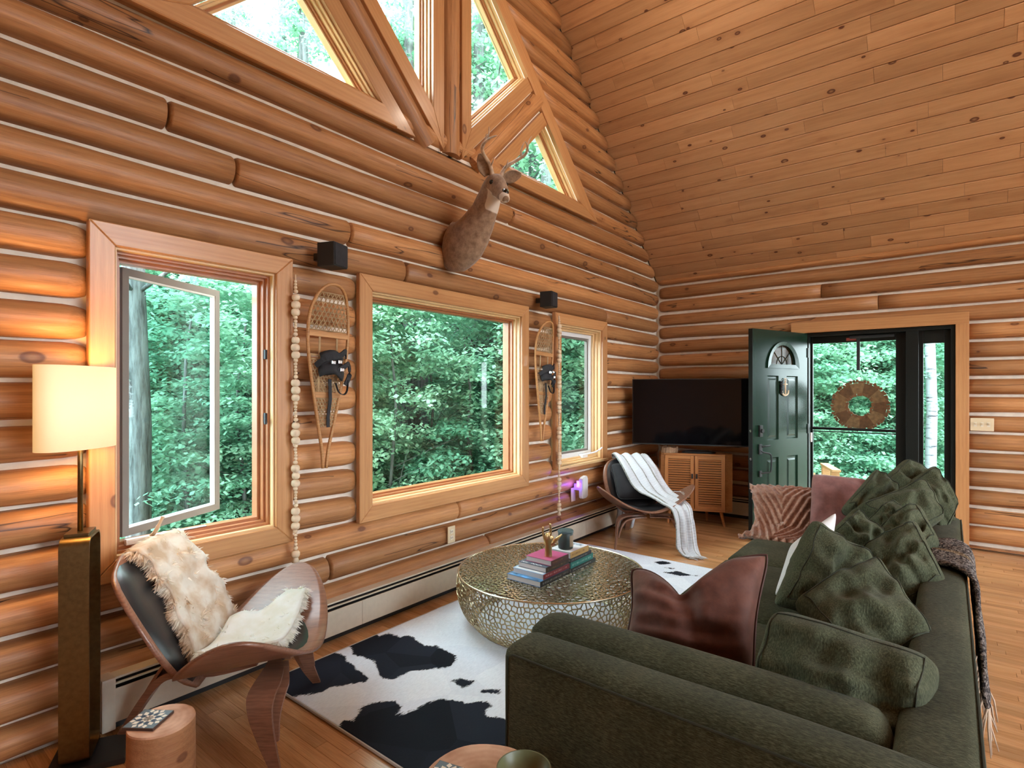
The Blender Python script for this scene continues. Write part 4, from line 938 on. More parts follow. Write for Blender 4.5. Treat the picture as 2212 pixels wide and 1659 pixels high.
# ------------------------------------------------------------------ shell chairs
def shell_chair(lab, loc, rz):
    t = thing('shell_chair', lab, 'chair', loc, rz, 'three-legged shell lounge chairs')
    def zs(s): return .315+.235*abs(s)**1.9
    def seat(u, v, off=0.0):
        s = math.sin(PI*(u-.5)); w_ = max(0, 1-abs(s)**1.9)**.55; xc = .035+.065*s*s; half = .285*w_+.0005
        x = xc+(v-.5)*2*half; f = (v-.5)*2; z = zs(s)+.17*(x-.05)-.012*max(0, f)**2*(1-abs(s))
        return Vector((x, s*.465, z+off))
    bm = new_bm(); grid_surface(bm, 30, 14, lambda u, v: seat(u, v)); bmesh.ops.remove_doubles(bm, verts=bm.verts[:], dist=1e-4); o = link('seat_shell', bm, M['walnut'], t, smooth=True, rnd=.4); solid(o, .014, -1)
    bm = new_bm()
    def pad(u, v):
        a = 2*PI*u; r = v; s = .60*r*math.sin(a); f = .83*r*math.cos(a)-.02; p = seat(.5+math.asin(s)/PI, .5+f/2); th = .036*(1-r**6)
        return p+Vector((0,0,.004+th))
    grid_surface(bm, 32, 10, pad); bmesh.ops.remove_doubles(bm, verts=bm.verts[:], dist=1e-4); bmesh.ops.recalc_face_normals(bm, faces=bm.faces[:]); link('seat_pad', bm, M['leather'], t, smooth=True)
    # back panel: rounded pick shape, leaning back
    b0 = Vector((-.165, 0, .235)); ax = Vector((-.315, 0, .535)); nrm = Vector((.50, 0, .30)).normalized()
    def wid(v): return [.10,.19,.25,.285,.302,.308,.305,.292,.268,.215,.05][min(10, int(v*10))]+([.10,.19,.25,.285,.302,.308,.305,.292,.268,.215,.05][min(10, int(v*10)+1)]-[.10,.19,.25,.285,.302,.308,.305,.292,.268,.215,.05][min(10, int(v*10))])*(v*10-int(v*10))
    def back(u, v, k=1.0, off=0.0):
        s = (u-.5)*2; y = s*wid(v)*k; return b0+ax*v+Vector((0,y,0))+nrm*(off+.55*y*y+.02*math.sin(PI*v))
    bm = new_bm(); grid_surface(bm, 16, 24, lambda u, v: back(u, v)); bmesh.ops.remove_doubles(bm, verts=bm.verts[:], dist=1e-4); o = link('back_shell', bm, M['walnut'], t, smooth=True, rnd=.6); solid(o, .014, 1)
    bm = new_bm()
    def bpad(u, v):
        v2 = .04+.92*v; e = min(1, 4.5*min(u, 1-u, v*1.0, (1-v))); return back(u, v2, .90, .008+.030*(1-(1-e)**3))
    grid_surface(bm, 20, 24, bpad); o = link('back_pad', bm, M['leather'], t, smooth=True)
    for s in (-1, 1):
        bm = new_bm()
        p_ = catmull([(.13, s*.03, .300), (.15, s*.13, .305), (.155, s*.215, .300), (.145, s*.268, .268), (.152, s*.288, .205), (.185, s*.305, .10), (.228, s*.33, .0)], 4)
        strip(bm, p_, lerpl([.05,.08,.10,.105,.088,.058,.025], len(p_)), .014, (1,.12*s,0))
        o = link('leg', bm, M['walnut'], t, rnd=.2+.3*s); smooth_angle(o, 40)
        bm = new_bm(); p2 = catmull([(.16, s*.02, .285), (.18, s*.12, .288), (.19, s*.195, .278), (.185, s*.235, .25), (.182, s*.265, .19), (.195, s*.292, .11)], 4)
        strip(bm, p2, lerpl([.04,.06,.08,.08,.07,.05], len(p2)), .011, (1,.12*s,0)); o = link('leg_brace', bm, M['walnut'], t, rnd=.5); smooth_angle(o, 40)
    bm = new_bm(); p_ = catmull([(.05,0,.292),(-.12,0,.262),(-.26,0,.27),(-.33,0,.245),(-.40,0,.16),(-.50,0,0)], 4); strip(bm, p_, lerpl([.05,.07,.09,.10,.075,.036], len(p_)), .028, (0,1,0)); o = link('leg', bm, M['walnut'], t, rnd=.3); smooth_angle(o, 40)
    bm = new_bm(); p_ = catmull([(-.30,0,.52),(-.275,0,.44),(-.29,0,.35),(-.36,0,.24),(-.46,0,.07)], 4); strip(bm, p_, lerpl([.05,.08,.09,.06,.04], len(p_)), .012, (0,1,0)); o = link('leg_brace', bm, M['walnut'], t, rnd=.5); smooth_angle(o, 40)
    return t, seat, back
ch1, seat_f, back_f = shell_chair('black leather and walnut shell chair draped with a cream sheepskin, near the window', (1.144, 2.364, 0), math.atan2(-.70, .71))
ch2, _, _ = shell_chair('black leather walnut shell chair with striped throw over its back, near the cabinet', (4.88, 2.286, 0), math.atan2(-.69, -.72))
R1 = Matrix.Translation((1.144, 2.364, 0)) @ Matrix.Rotation(math.atan2(-.70, .71), 4, 'Z')
R2 = Matrix.Translation((4.88, 2.286, 0)) @ Matrix.Rotation(math.atan2(-.69, -.72), 4, 'Z')
# sheepskin on the near chair: base hide and tufts
def fleece_piece(name, fn, nu, nv, mat, tufts, tl, parent, sd):
    bm = new_bm(); g_ = grid_surface(bm, nu, nv, lambda u, v: R1 @ fn(u, v, .014)); o = link(name, bm, mat, parent, smooth=True); solid(o, .012)
    r = random.Random(sd); bm = new_bm()
    for i in range(tufts):
        u, v = r.random(), r.random()
        edge = r.random() < .16
        if edge:
            if r.random() < .7: u = 0.0 if r.random() < .5 else 1.0
            else: v = 0.0 if r.random() < .5 else 1.0
        e = .01; p = fn(u, v, .012); pu = fn(min(1,u+e), v, .012)-fn(max(0,u-e), v, .012); pv = fn(u, min(1,v+e), .012)-fn(u, max(0,v-e), .012); nn = pu.cross(pv)
        if nn.length < 1e-9: continue
        nn.normalize();
        cl = Vector((vn((u*9+sd, v*14, 1.)), vn((u*9, v*14+sd, 5.)), vn((u*9, v*14, 9.+sd))))
        dr = (nn*r.uniform(.5,1)+cl*1.5+Vector((r.uniform(-.5,.5), r.uniform(-.5,.5), r.uniform(-.7,.2)))*.8)
        if edge: dr += (pu.normalized()*(-1 if u == 0 else 1)*.8 if u in (0.0,1.0) else pv.normalized()*(-1 if v == 0 else 1)*.8)
        dr.normalize(); L_ = tl*r.uniform(.6,1.2); wv_ = dr.orthogonal().normalized(); wv_.rotate(Matrix.Rotation(r.uniform(0,6.28), 3, dr)); w_ = r.uniform(.0022,.0046)
        bend = Vector((r.uniform(-1,1), r.uniform(-1,1), r.uniform(-1.2,.2)))*L_*.35
        P0 = R1 @ p; D = R1.to_3x3() @ dr; Wv = R1.to_3x3() @ wv_
        a0, a1 = bm.verts.new(P0-Wv*w_), bm.verts.new(P0+Wv*w_); m0, m1 = bm.verts.new(P0+D*L_*.55+bend*.3-Wv*w_*.8), bm.verts.new(P0+D*L_*.55+bend*.3+Wv*w_*.8); tp = bm.verts.new(P0+D*L_+bend)
        bm.faces.new((a0,a1,m1,m0)); bm.faces.new((m0,m1,tp))
    o = link('wool_pile', bm, mat, parent); o['kind'] = 'stuff'
sk = tag(empty('sheepskin'), 'long cream sheepskin draped down the back and over the seat of the near shell chair', 'sheepskin')
def sk_back(u, v, off):
    edge = .125+.04*min(1, v*3)+.02*math.sin(v*9+1)+.012*math.sin(v*23); c = .135-.085*v
    y = c+(u-.5)*2*edge; vv = 1.03-.90*v
    if vv > .97:
        k = min(1, (vv-.97)/.09); base = back_f(.5, .97, 1, .045); p = base+Vector((-.05*k, y, .012*k)); p.y = y; return p
    lm = .012*vn((u*5, v*9, 2.)); p = back_f(.5, vv, 1, .056+off+lm); q = back_f(.5+min(.5, max(-.5, y/.56)), vv, 1, .056+off+lm); return Vector((q.x, y, q.z))
def sk_seat(u, v, off):
    x = -.13+.31*v; wd_ = .17+.07*v+.02*math.sin(v*11); y = (u-.5)*2*wd_+.06*v; s = max(-.95, min(.95, y/.465)); z = .315+.235*abs(s)**1.9+.17*(x-.05)+.055+off
    return Vector((x, y, z+.025*max(0, 1-v*4)))
fleece_piece('hide', sk_back, 16, 30, M['fleece'], 30000, .036, sk, 3)
fleece_piece('hide', sk_seat, 16, 16, M['fleece2'], 15000, .030, sk, 8)
# cushion builder: four corners (TL,TR,BR,BL), thickness
def pillow(bm, c4, th, n=18, pinch=.06, wr=.012, sd=0, power=.42, mi=0, notch=0, rnd_=.10, loops=None):
    TL, TR, BR, BL = [Vector(p) for p in c4]; nn = ((TR-BL).cross(TL-BR)).normalized(); cen = (TL+TR+BR+BL)/4; S = {}
    def bil(u, v): return (BL*(1-u)+BR*u)*(1-v)+(TL*(1-u)+TR*u)*v
    sc_ = ((TR-TL).length+(TL-BL).length)/2; rim = []
    for side_ in (1, -1):
        for i in range(n+1):
            for j in range(n+1):
                u, v = i/n, j/n; b_edge = i in (0, n) or j in (0, n)
                if side_ == -1 and b_edge: S[(side_, i, j)] = S[(1, i, j)]; continue
                a, b_ = 2*u-1, 2*v-1; p = bil(u, v)
                pin = pinch*((1-a*a)*abs(b_)**3+(1-b_*b_)*abs(a)**3); p = p+(cen-p)*pin+(cen-p)*rnd_*(a*a*b_*b_)**3
                if notch: nf = max(0, 1-abs(a+.18)/.75)**1.6*v**2; p = p+(bil(u, 0)-bil(u, 1))*notch*nf
                h = ((1-a**2)*(1-b_**2)); h = max(0, h)**power*th/2
                if notch: h *= 1-.55*math.exp(-((a+.18-.35*(1-v))/.13)**2)*v**.7
                h += wr*h/(th/2+1e-6)*(.5-1.6*abs(noise.noise(Vector((u*3.1+sd*3, v*2.2+u*1.5, side_+sd*1.7))))+noise.noise(Vector((u*5+sd, v*5, side_*3+sd)))+.6*noise.noise(Vector((u*2.3+sd, v*9, side_*7.))))*1.4
                S[(side_, i, j)] = bm.verts.new(p+nn*(h*side_))
    for side_ in (1, -1):
        for i in range(n):
            for j in range(n):
                q = [S[(side_, i, j)], S[(side_, i+1, j)], S[(side_, i+1, j+1)], S[(side_, i, j+1)]]
                if side_ == -1: q = q[::-1]
                bm.faces.new(q).material_index = mi
    if loops is not None:
        for sd_ in (1, -1):
            q = 2; m2 = n-2; loops.append([S[k].co+nn*(.0012*sd_) for k in [(sd_, i, q) for i in range(q, m2)]+[(sd_, m2, j) for j in range(q, m2)]+[(sd_, i, m2) for i in range(m2, q, -1)]+[(sd_, q, j) for j in range(m2, q, -1)]])
    e = [S[(1, i, 0)] for i in range(n)]+[S[(1, n, j)] for j in range(n)]+[S[(1, i, n)] for i in range(n, 0, -1)]+[S[(1, 0, j)] for j in range(n, 0, -1)]
    return [v.co.copy() for v in e]
def cushion(name, lab, c4, th, mat, seam, group=None, wr=.012, pinch=.06, sd=0, n=20, r=.0045, cat='cushion', notch=0, rnd_=.10):
    t = thing(name, lab, cat, (0,0,0), 0, group); bm = new_bm(); lp_ = [] if group else None; rim = pillow(bm, c4, th, n, pinch, wr, sd, .36 if group else .42, notch=notch, rnd_=rnd_, loops=lp_); bmesh.ops.recalc_face_normals(bm, faces=bm.faces[:]); o = link('cover', bm, mat, t, smooth=True); subsurf(o, 1)
    if seam:
        for l_ in (lp_ or [rim]): bm = new_bm(); tube(bm, l_, r, 6, closed=True); link('seam' if lp_ else 'piping', bm, seam, t, smooth=True)
    return t
# cushion and throw on the far chair
F2 = lambda x, y, z: R2 @ Vector((x, y, z))
cushion('black_cushion', 'black velvet cushion leaning on the back of the far shell chair', [F2(-.30,-.24,.73), F2(-.30,.24,.73), F2(-.06,.22,.40), F2(-.06,-.22,.40)], .13, M['blackcushion'], M['blackcushion'], sd=2, wr=.006)
def cloth(name, pts_c, widths, wdirs, mat, nu=14, parent=None, fold=.012, sd=0, nk=6, th=.006, folds=3.0, ortho=True):
    pc = catmull(pts_c, nk); wd_ = lerpl(widths, len(pc)); dirs = [Vector(d) for d in lerpl([tuple(d) for d in wdirs], len(pc))]; m_ = len(pc); bm = new_bm(); G = []
    lay = bm.verts.layers.float_vector.new('wuv'); length = 0
    for i, p in enumerate(pc):
        tt = (pc[min(i+1,m_-1)]-pc[max(i-1,0)]).normalized(); d = dirs[i]; d = (d-tt*d.dot(tt)*(1 if ortho else 0)).normalized(); nn = tt.cross(d).normalized()
        if i: length += (pc[i]-pc[i-1]).length
        row = []
        for j in range(nu+1):
            s = j/nu; off = fold*(math.sin(s*2*PI*folds+2*vn((i*.12, sd, 0)))+.8*vn((s*4, i*.15, sd)))
            v = bm.verts.new(p+d*((s-.5)*wd_[i])+nn*off); v[lay] = (s, length, 0); row.append(v)
        G.append(row)
    for a, b_ in zip(G, G[1:]):
        for j in range(nu): bm.faces.new((a[j], a[j+1], b_[j+1], b_[j]))
    ends = ([v.co.copy() for v in G[0]], [v.co.copy() for v in G[-1]], (G[0][0].co-G[2][0].co).normalized(), (G[-1][0].co-G[-3][0].co).normalized())
    o = link(name, bm, mat, parent, smooth=True); solid(o, th); return o, ends
def fringe(name, edge, direction, L_, mat, parent, n=26, r=.0025, sd=1):
    bm = new_bm(); rr_ = random.Random(sd)
    for i in range(n):
        f = i/(n-1)*(len(edge)-1); a = min(int(f), len(edge)-2); p = edge[a].lerp(edge[a+1], f-a); d = direction*L_*rr_.uniform(.7,1.1)+Vector((rr_.uniform(-1,1), rr_.uniform(-1,1), -.5))*L_*.3
        q = p+d; q.z = max(q.z, .006); mdl = p+d*.5+Vector((rr_.uniform(-1,1), rr_.uniform(-1,1), .3))*L_*.08; mdl.z = max(mdl.z, .006); tube(bm, [p, mdl, q], [r, r, r*.5], 5)
    o = link(name, bm, mat, parent, smooth=True); o['kind'] = 'stuff'
tw = tag(empty('striped_throw'), 'white throw with grey stripes slung over the far shell chair down to the floor', 'throw')
sy = R2.to_3x3() @ Vector((0,1,0)); sx = R2.to_3x3() @ Vector((1,0,0))
o, en = cloth('cloth', [F2(-.57,-.02,.02), F2(-.52,-.02,.035), F2(-.46,-.01,.20), F2(-.46,.0,.50), F2(-.48,.0,.74), F2(-.42,-.01,.80), F2(-.31,.0,.785), F2(-.17,.04,.68), F2(-.075,.09,.56), F2(.03,.15,.475), F2(.20,.22,.43), F2(.325,.25,.395), F2(.36,.265,.30), F2(.36,.28,.16), F2(.37,.285,.05), F2(.44,.29,.014), F2(.52,.30,.014)],
    [.20,.20,.20,.24,.30,.33,.34,.34,.33,.31,.28,.22,.19,.21,.22,.18,.13], [sy]*9+[sy+sx*-.2]*8, M['throwstripe'], parent=tw, fold=.011, sd=4, nk=5, nu=20)
for i, k in ((0, 2), (1, 3)): fringe('fringe', en[i], en[k], .06, M['whitepillow'], tw, 22, .003, i)
fringe('fringe', [F2(.02,.30,.49), F2(.10,.33,.50), F2(.22,.34,.47)], (sy*.8+Vector((0,0,.2))), .05, M['whitepillow'], tw, 12, .003, 7)
# ------------------------------------------------------------------ television and corner cabinet
tl, tr_ = W(1366, 819, 6.03), Vector((5.971, 1.595, 0)); tdir = Vector((5.971-5.544, 1.595-2.713, 0)).normalized(); ta = math.atan2(tdir.y, tdir.x)
tv = thing('television', 'large wall-mounted flat television across the corner above the louvered cabinet', 'television', (5.544, 2.713, 0), ta)
bx('bezel', (0, .0, .868), (1.24, .035, 1.577), M['black'], tv, .004); bx('screen', (.008, -.002, .882), (1.232, .001, 1.570), M['tvscreen'], tv)
bx('rear_housing', (.25, .035, .95), (1.0, .08, 1.45), M['blackm'], tv, .01); bx('wall_arm', (.52, .08, 1.12), (.72, .42, 1.28), M['blackm'], tv, .005)
ca = math.atan2(-.62, .232)
cb = thing('cabinet', 'oak corner cabinet with two louvered doors on splayed legs below the television', 'cabinet', (5.757, 2.44, 0), ca)
# local x along the front, +y into the corner
Zt, Zb, Wc = .772, .155, .645
def prism(bm, poly, z0, z1, bev=.003):
    A = [bm.verts.new((x, y, z0)) for x, y in poly]; B = [bm.verts.new((x, y, z1)) for x, y in poly]; n = len(poly)
    fs = [bm.faces.new(A[::-1]), bm.faces.new(B)]+[bm.faces.new((A[i], A[(i+1)%n], B[(i+1)%n], B[i])) for i in range(n)]
    bmesh.ops.recalc_face_normals(bm, faces=fs)
    if bev: bmesh.ops.bevel(bm, geom=list({e for f in fs for e in f.edges}), offset=bev, segments=1, affect='EDGES')
foot = [(0,0),(Wc-.02,0),(Wc+.055,.055),(Wc+.055,.12),(Wc*.62,.33),(Wc*.38,.33),(-.055,.12),(-.035,.035)]
bm = new_bm(); prism(bm, foot, Zt-.022, Zt); link('top', bm, M['cabinet'], cb, rnd=.8)
bm = new_bm(); prism(bm, foot, Zb, Zb+.02); link('bottom', bm, M['cabinet'], cb, rnd=.3)
bm = new_bm(); prism(bm, [(x, y+.022 if y < .01 else y) for x, y in foot], Zb+.02, Zt-.022, 0); link('carcass', bm, M['cabinet'], cb, rnd=.4)
for s in (0, 1):
    dx0 = .008+s*(Wc-.02)/2; dw = (Wc-.02)/2-.010; dz0, dz1 = Zb+.022, Zt-.024
    dr = empty('door', (dx0, 0.0, 0), 0, cb); fwid = .036
    for (a, b_, c, d) in ((0, fwid, dz0, dz1), (dw-fwid, dw, dz0, dz1)):
        bm = new_bm(); box(bm, c, d, .0, .02, -(b_), -(a), .002); o = link('stile', bm, M['cabinet'], dr, rnd=random.random()); o.rotation_euler = (0, -PI/2, 0)
    for (a, b_, c, d) in ((fwid, dw-fwid, dz0, dz0+.036), (fwid, dw-fwid, dz1-.036, dz1)):
        bx('rail', (a, .0, c), (b_, .02, d), M['cabinet'], dr, .002, rnd=random.random())
    bx('slat_gap_shade', (fwid-.004, .0165, dz0+.02), (dw-fwid+.004, .0195, dz1-.02), M['black'], dr)  # black sheet standing in for the shade between the slats
    ns = 20; zz0, zz1 = dz0+.036, dz1-.036; bm = new_bm(); L_ = dw-2*fwid; hgt = (zz1-zz0)/ns
    box(bm, 0, L_, -.0025, .0025, -hgt*.46, hgt*.46, .001, M=Matrix.Rotation(math.radians(-48), 4, 'X')); slat = link('slat', bm, M['cabinet'], dr, rnd=.5); slat.location = (fwid, .010, zz0+hgt*.5)
    for i in range(1, ns): o = slat.copy(); C.objects.link(o); o.parent = dr; o.location = (fwid, .010, zz0+hgt*(i+.5))
    hxm = dw-.018 if s == 0 else .018
    bx('handle', (hxm-.009, -.02, .505), (hxm+.009, -.0, .555), M['blackm'], dr, .003)
for x_, y_, sx_, sy_ in ((.06,.05,-.3,-.2),(Wc-.06,.05,.45,-.3),(.18,.25,-.1,.3),(Wc-.2,.25,.1,.3)):
    bm = new_bm(); tube(bm, [(x_, y_, Zb+.002), (x_+.05*sx_, y_+.05*sy_, .05), (x_+.075*sx_, y_+.075*sy_, 0.0)], [.018,.014,.012], 12); o = link('leg', bm, M['cabinet'], cb, rnd=.7); smooth_angle(o, 50)
cm = Matrix.Translation((5.757, 2.44, 0)) @ Matrix.Rotation(ca, 4, 'Z')
p = cm @ Vector((.055, .06, Zt)); t = thing('bark_bowl', 'round bark-edged wooden bowl holding a few dark sticks on the corner cabinet', 'bowl', p)
bm = new_bm(); n = 26
for i in range(n): a = 2*PI*i/n; box(bm, -.010, .010, -.006, .006, 0.002, .062+.006*math.sin(i*5.1), .002, M=Matrix.Translation((.085*math.cos(a), .085*math.sin(a), 0)) @ Matrix.Rotation(a+PI/2, 4, 'Z'))
o = link('bark_rim', bm, M['rustic'], t, rnd=.3); o['kind'] = 'stuff'
bm = new_bm(); lathe(bm, [(.001,.002),(.082,.002),(.082,.05),(.001,.05)], 24); link('bowl_body', bm, M['rustic'], t, rnd=.8)
bm = new_bm()
for a, b_, c in ((.0,.02,.13),(.015,-.01,.12),(-.02,.01,.09)): tube(bm, [(a, b_, .04), (a*2.2+.005, b_*1.6, .05+c)], .003, 6)
link('stick', bm, M['black'], t)
p = cm @ Vector((.36, .08, Zt)); t = thing('television_foot_tray', 'flat black oval tray lying on top of the corner cabinet', 'tray', p, ca)
bm = new_bm(); n = 28; R_ = []
for rx_, z in ((.17,.001),(.18,.012),(.155,.020),(.10,.030)): R_.append([bm.verts.new((rx_*math.cos(2*PI*i/n), rx_*.38*math.sin(2*PI*i/n), z)) for i in range(n)])
for a, b_ in zip(R_, R_[1:]):
    for i in range(n): bm.faces.new((a[i], a[(i+1)%n], b_[(i+1)%n], b_[i]))
bm.faces.new(R_[0][::-1]); bm.faces.new(R_[-1]); link('tray_body', bm, M['blackm'], t, smooth=True)
# ------------------------------------------------------------------ coffee table
TC = Vector((2.861, 1.96, 0)); TZ, TR = .335, .575
ct = thing('coffee_table', 'round openwork gold metal drum coffee table standing on the cowhide rug', 'coffee table', TC)
rg_ = random.Random(4)
def voronoi_edges(x0, x1, y0, y1, cell, periodic, inside=None, jit=.42):
    pts = []; nx, ny = int((x1-x0)/cell), int((y1-y0)/cell); cx, cy = (x1-x0)/nx, (y1-y0)/ny; base = {}
    for i in range(-3 if periodic else 0, nx+(3 if periodic else 0)):
        for j in range(-1, ny+1):
            k = (i % nx, j) if periodic else (i, j)
            if k not in base: base[k] = (rg_.uniform(-jit, jit), rg_.uniform(-jit, jit))
            a, b_ = base[k]; pts.append(Vector((x0+(i+.5+a+(.5 if j % 2 else 0))*cx, y0+(j+.5+b_)*cy)))
    vv, ee, ff = geometry.delaunay_2d_cdt(pts, [], [], 0, 1e-6)[:3]
    cc = []; em = {}
    for fi, f in enumerate(ff):
        a, b_, c = (vv[k] for k in f[:3]); d = 2*(a.x*(b_.y-c.y)+b_.x*(c.y-a.y)+c.x*(a.y-b_.y))
        if abs(d) < 1e-12: cc.append((a+b_+c)/3)
        else: cc.append(Vector(((a.length_squared*(b_.y-c.y)+b_.length_squared*(c.y-a.y)+c.length_squared*(a.y-b_.y))/d, (a.length_squared*(c.x-b_.x)+b_.length_squared*(a.x-c.x)+c.length_squared*(b_.x-a.x))/d)))
        for i in range(3): em.setdefault(tuple(sorted((f[i], f[(i+1)%3]))), []).append(fi)
    return [(cc[a], cc[b_]) for e, l in em.items() if len(l) == 2 for a, b_ in [l]]
# side profile (radius, height) from the rim down; v = arc length
SP = catmull([(TR, 0, TZ-.004), (TR+.010, 0, .26), (TR+.002, 0, .18), (TR-.03, 0, .10), (TR-.085, 0, .035), (TR-.112, 0, .016)], 8); SLn = [0]
for a, b_ in zip(SP, SP[1:]): SLn.append(SLn[-1]+(b_-a).length)
def sprof(v):
    v = min(max(v, 0), SLn[-1]-1e-6)
    for i in range(len(SLn)-1):
        if v <= SLn[i+1]: f = (v-SLn[i])/(SLn[i+1]-SLn[i]); return SP[i].x+(SP[i+1].x-SP[i].x)*f, SP[i].z+(SP[i+1].z-SP[i].z)*f
def strut(bm, p, q, nn, w_, h_):
    t_ = (q-p);
    if t_.length < 1e-5: return
    t_.normalize(); s_ = t_.cross(nn).normalized(); p = p-t_*w_*.6; q = q+t_*w_*.6
    A = [bm.verts.new(c+s_*a*w_+nn*b_*h_) for c in (p, q) for a, b_ in ((-1,-1),(1,-1),(1,1),(-1,1))]
    for k in range(4): bm.faces.new((A[k], A[(k+1)%4], A[4+(k+1)%4], A[4+k]))
bm = new_bm(); circ = 2*PI*TR
for a, b_ in voronoi_edges(0, circ, 0, SLn[-1], .027, True):
    if (a.x < 0 and b_.x < 0) or a.x >= circ or (b_.x-a.x)**2+(b_.y-a.y)**2 > .02 or a.y < -.02 or b_.y < -.02 or a.y > SLn[-1]+.02 or b_.y > SLn[-1]+.02: continue
    P3 = []
    for c in (a, b_): r, z = sprof(c.y); an = c.x/TR; P3.append(Vector((r*math.cos(an), r*math.sin(an), z)))
    an = a.x/TR; strut(bm, P3[0], P3[1], Vector((math.cos(an), math.sin(an), -.25)).normalized(), .0026, .0026)
o = link('openwork_side', bm, M['goldshaded'], ct); o['kind'] = 'stuff'
bm = new_bm()
for a, b_ in voronoi_edges(-TR, TR, -TR, TR, .033, False):
    if a.length > TR+.01 or b_.length > TR+.01: continue
    for c in (a, b_):
        if c.length > TR: c *= TR/c.length
    strut(bm, Vector((a.x, a.y, TZ-.004)), Vector((b_.x, b_.y, TZ-.004)), Vector((0,0,1)), .0043, .0045)
o = link('openwork_top', bm, M['goldtable'], ct); o['kind'] = 'stuff'
bm = new_bm(); n = 96; tube(bm, [(TR*math.cos(2*PI*i/n), TR*math.sin(2*PI*i/n), TZ-.002) for i in range(n)], .006, 8, closed=True); link('top_rim', bm, M['goldtable'], ct, smooth=True)
bm = new_bm(); rb = TR-.113; tube(bm, [(rb*math.cos(2*PI*i/n), rb*math.sin(2*PI*i/n), .0195) for i in range(n)], .006, 8, closed=True); link('base_ring', bm, M['goldtable'], ct, smooth=True)
# ------------------------------------------------------------------ books
MB_ = {}
def cm_(name, c, r=.45): 
    if name not in MB_: MB_[name] = plain(name, c, r)
    return MB_[name]
def book(lab, x0, x1, y0, y1, z0, th, cover, spine, pages=(0.62,0.60,0.62), top=None, letters=None, rz=0, grp=None):
    t = thing('book', lab, 'book', ((x0+x1)/2, (y0+y1)/2, z0), rz, grp); hx_, hy_ = (x1-x0)/2, (y1-y0)/2; cv, sp_ = cm_('cover_%s' % cover[0], cover[1]), cm_('cover_%s' % spine[0], spine[1])
    bx('cover', (-hx_, -hy_, 0), (hx_, hy_, .0022), cv, t); bx('cover', (-hx_, -hy_, th-.0022), (hx_, hy_, th), cv, t)
    bx('spine', (-hx_, -hy_-.0005, 0), (hx_, -hy_+.0022, th), sp_, t)
    bx('pages', (-hx_+.003, -hy_+.002, .0022), (hx_-.003, hy_-.003, th-.0022), cm_('book_pages', pages, .8), t)
    if letters:    # lettering on the spine, too small to read in the photograph: short raised strokes
        bm = new_bm(); r = random.Random(len(lab)); x = -hx_*.85; zc_ = th/2
        while x < hx_*letters[1]:
            w_ = r.uniform(.003, .006); h_ = th*.17
            box(bm, x, x+.0013, -hy_-.0011, -hy_-.0004, zc_-h_, zc_+h_)
            if r.random() < .7: box(bm, x, x+w_, -hy_-.0011, -hy_-.0004, zc_+(h_-.0013)*r.choice((-1,0,1)), zc_+(h_-.0013)*1+.0013-((h_-.0013)*2 if r.random() < .4 else 0))
            x += w_+.0028+(.006 if r.random() < .12 else 0)
        o = link('spine_lettering', bm, cm_('letter_'+letters[0][0], letters[0][1]), t); o['kind'] = 'stuff'
    return t
def patch(t, x0, x1, y0, y1, z, mat, name='cover_print'): return bx(name, (x0,y0,z), (x1,y1,z+.0006), mat, t)
blueprint = plain('blue_photo_print', (0.10,0.30,0.60), .3, var=.8, vs_=18)
z = TZ+.001
b1 = book('large blue-covered book with a black spine at the bottom of the front stack', 2.54, 2.848, 1.808, 2.052, z, .032, ('blue',(0.06,0.17,0.36)), ('black',(0.012,0.014,0.014)), letters=(('grey',(0.3,0.32,0.3)), .9)); patch(b1, -.15, .15, -.118, .118, .032, blueprint)
b2 = book('thin pale blue book with dark red spine, second from bottom of the front stack', 2.575, 2.846, 1.812, 2.035, z+.033, .030, ('paleblue',(0.30,0.47,0.66)), ('red',(0.16,0.012,0.02)), letters=(('pink',(0.6,0.35,0.35)), .8)); patch(b2, -.13, -.04, -.10, .10, .030, cm_('cover_white', (0.7,0.72,0.75)))
b3 = book('slate grey book with white title script, under the pink book', 2.605, 2.846, 1.815, 2.018, z+.064, .030, ('slate',(0.075,0.10,0.14)), ('dark',(0.03,0.02,0.016)), letters=(('tan',(0.25,0.17,0.1)), .7))
bm = new_bm(); strip(bm, catmull([(-.108,.085,.0306),(-.100,.075,.0306),(-.109,.067,.0306),(-.101,.058,.0306),(-.108,.050,.0306),(-.100,.042,.0306)], 5), .006, .0006, (1,.3,0)); strip(bm, catmull([(-.105,.018,.0306),(-.098,.005,.0306),(-.108,-.006,.0306),(-.100,-.018,.0306),(-.108,-.03,.0306),(-.100,-.044,.0306),(-.106,-.06,.0306)], 5), .006, .0006, (1,.3,0)); link('title_script', bm, cm_('cover_white', (0.7,0.72,0.75)), b3)
b4 = book('pink book on top of the front stack, under the gold hand', 2.645, 2.83, 1.806, 1.990, z+.095, .030, ('pink',(0.44,0.075,0.20)), ('plum',(0.06,0.02,0.02)), letters=(('tan',(0.25,0.17,0.1)), .3))
c1 = book('large charcoal book at the bottom of the rear stack', 2.862, 3.160, 1.808, 2.03, z, .024, ('black2',(0.02,0.02,0.024)), ('black2',(0.02,0.02,0.024)), letters=(('grey',(0.3,0.32,0.3)), .6))
c2 = book('teal-spined book in the rear stack', 2.860, 3.130, 1.810, 2.01, z+.025, .036, ('teal',(0.02,0.20,0.19)), ('teal',(0.02,0.20,0.19)), letters=(('mint',(0.35,0.62,0.58)), .8))
c3 = book('dark navy book in the rear stack below the white one', 2.862, 3.110, 1.812, 1.99, z+.062, .022, ('navy',(0.02,0.028,0.045)), ('navy',(0.02,0.028,0.045)), letters=(('grey',(0.3,0.32,0.3)), .6))
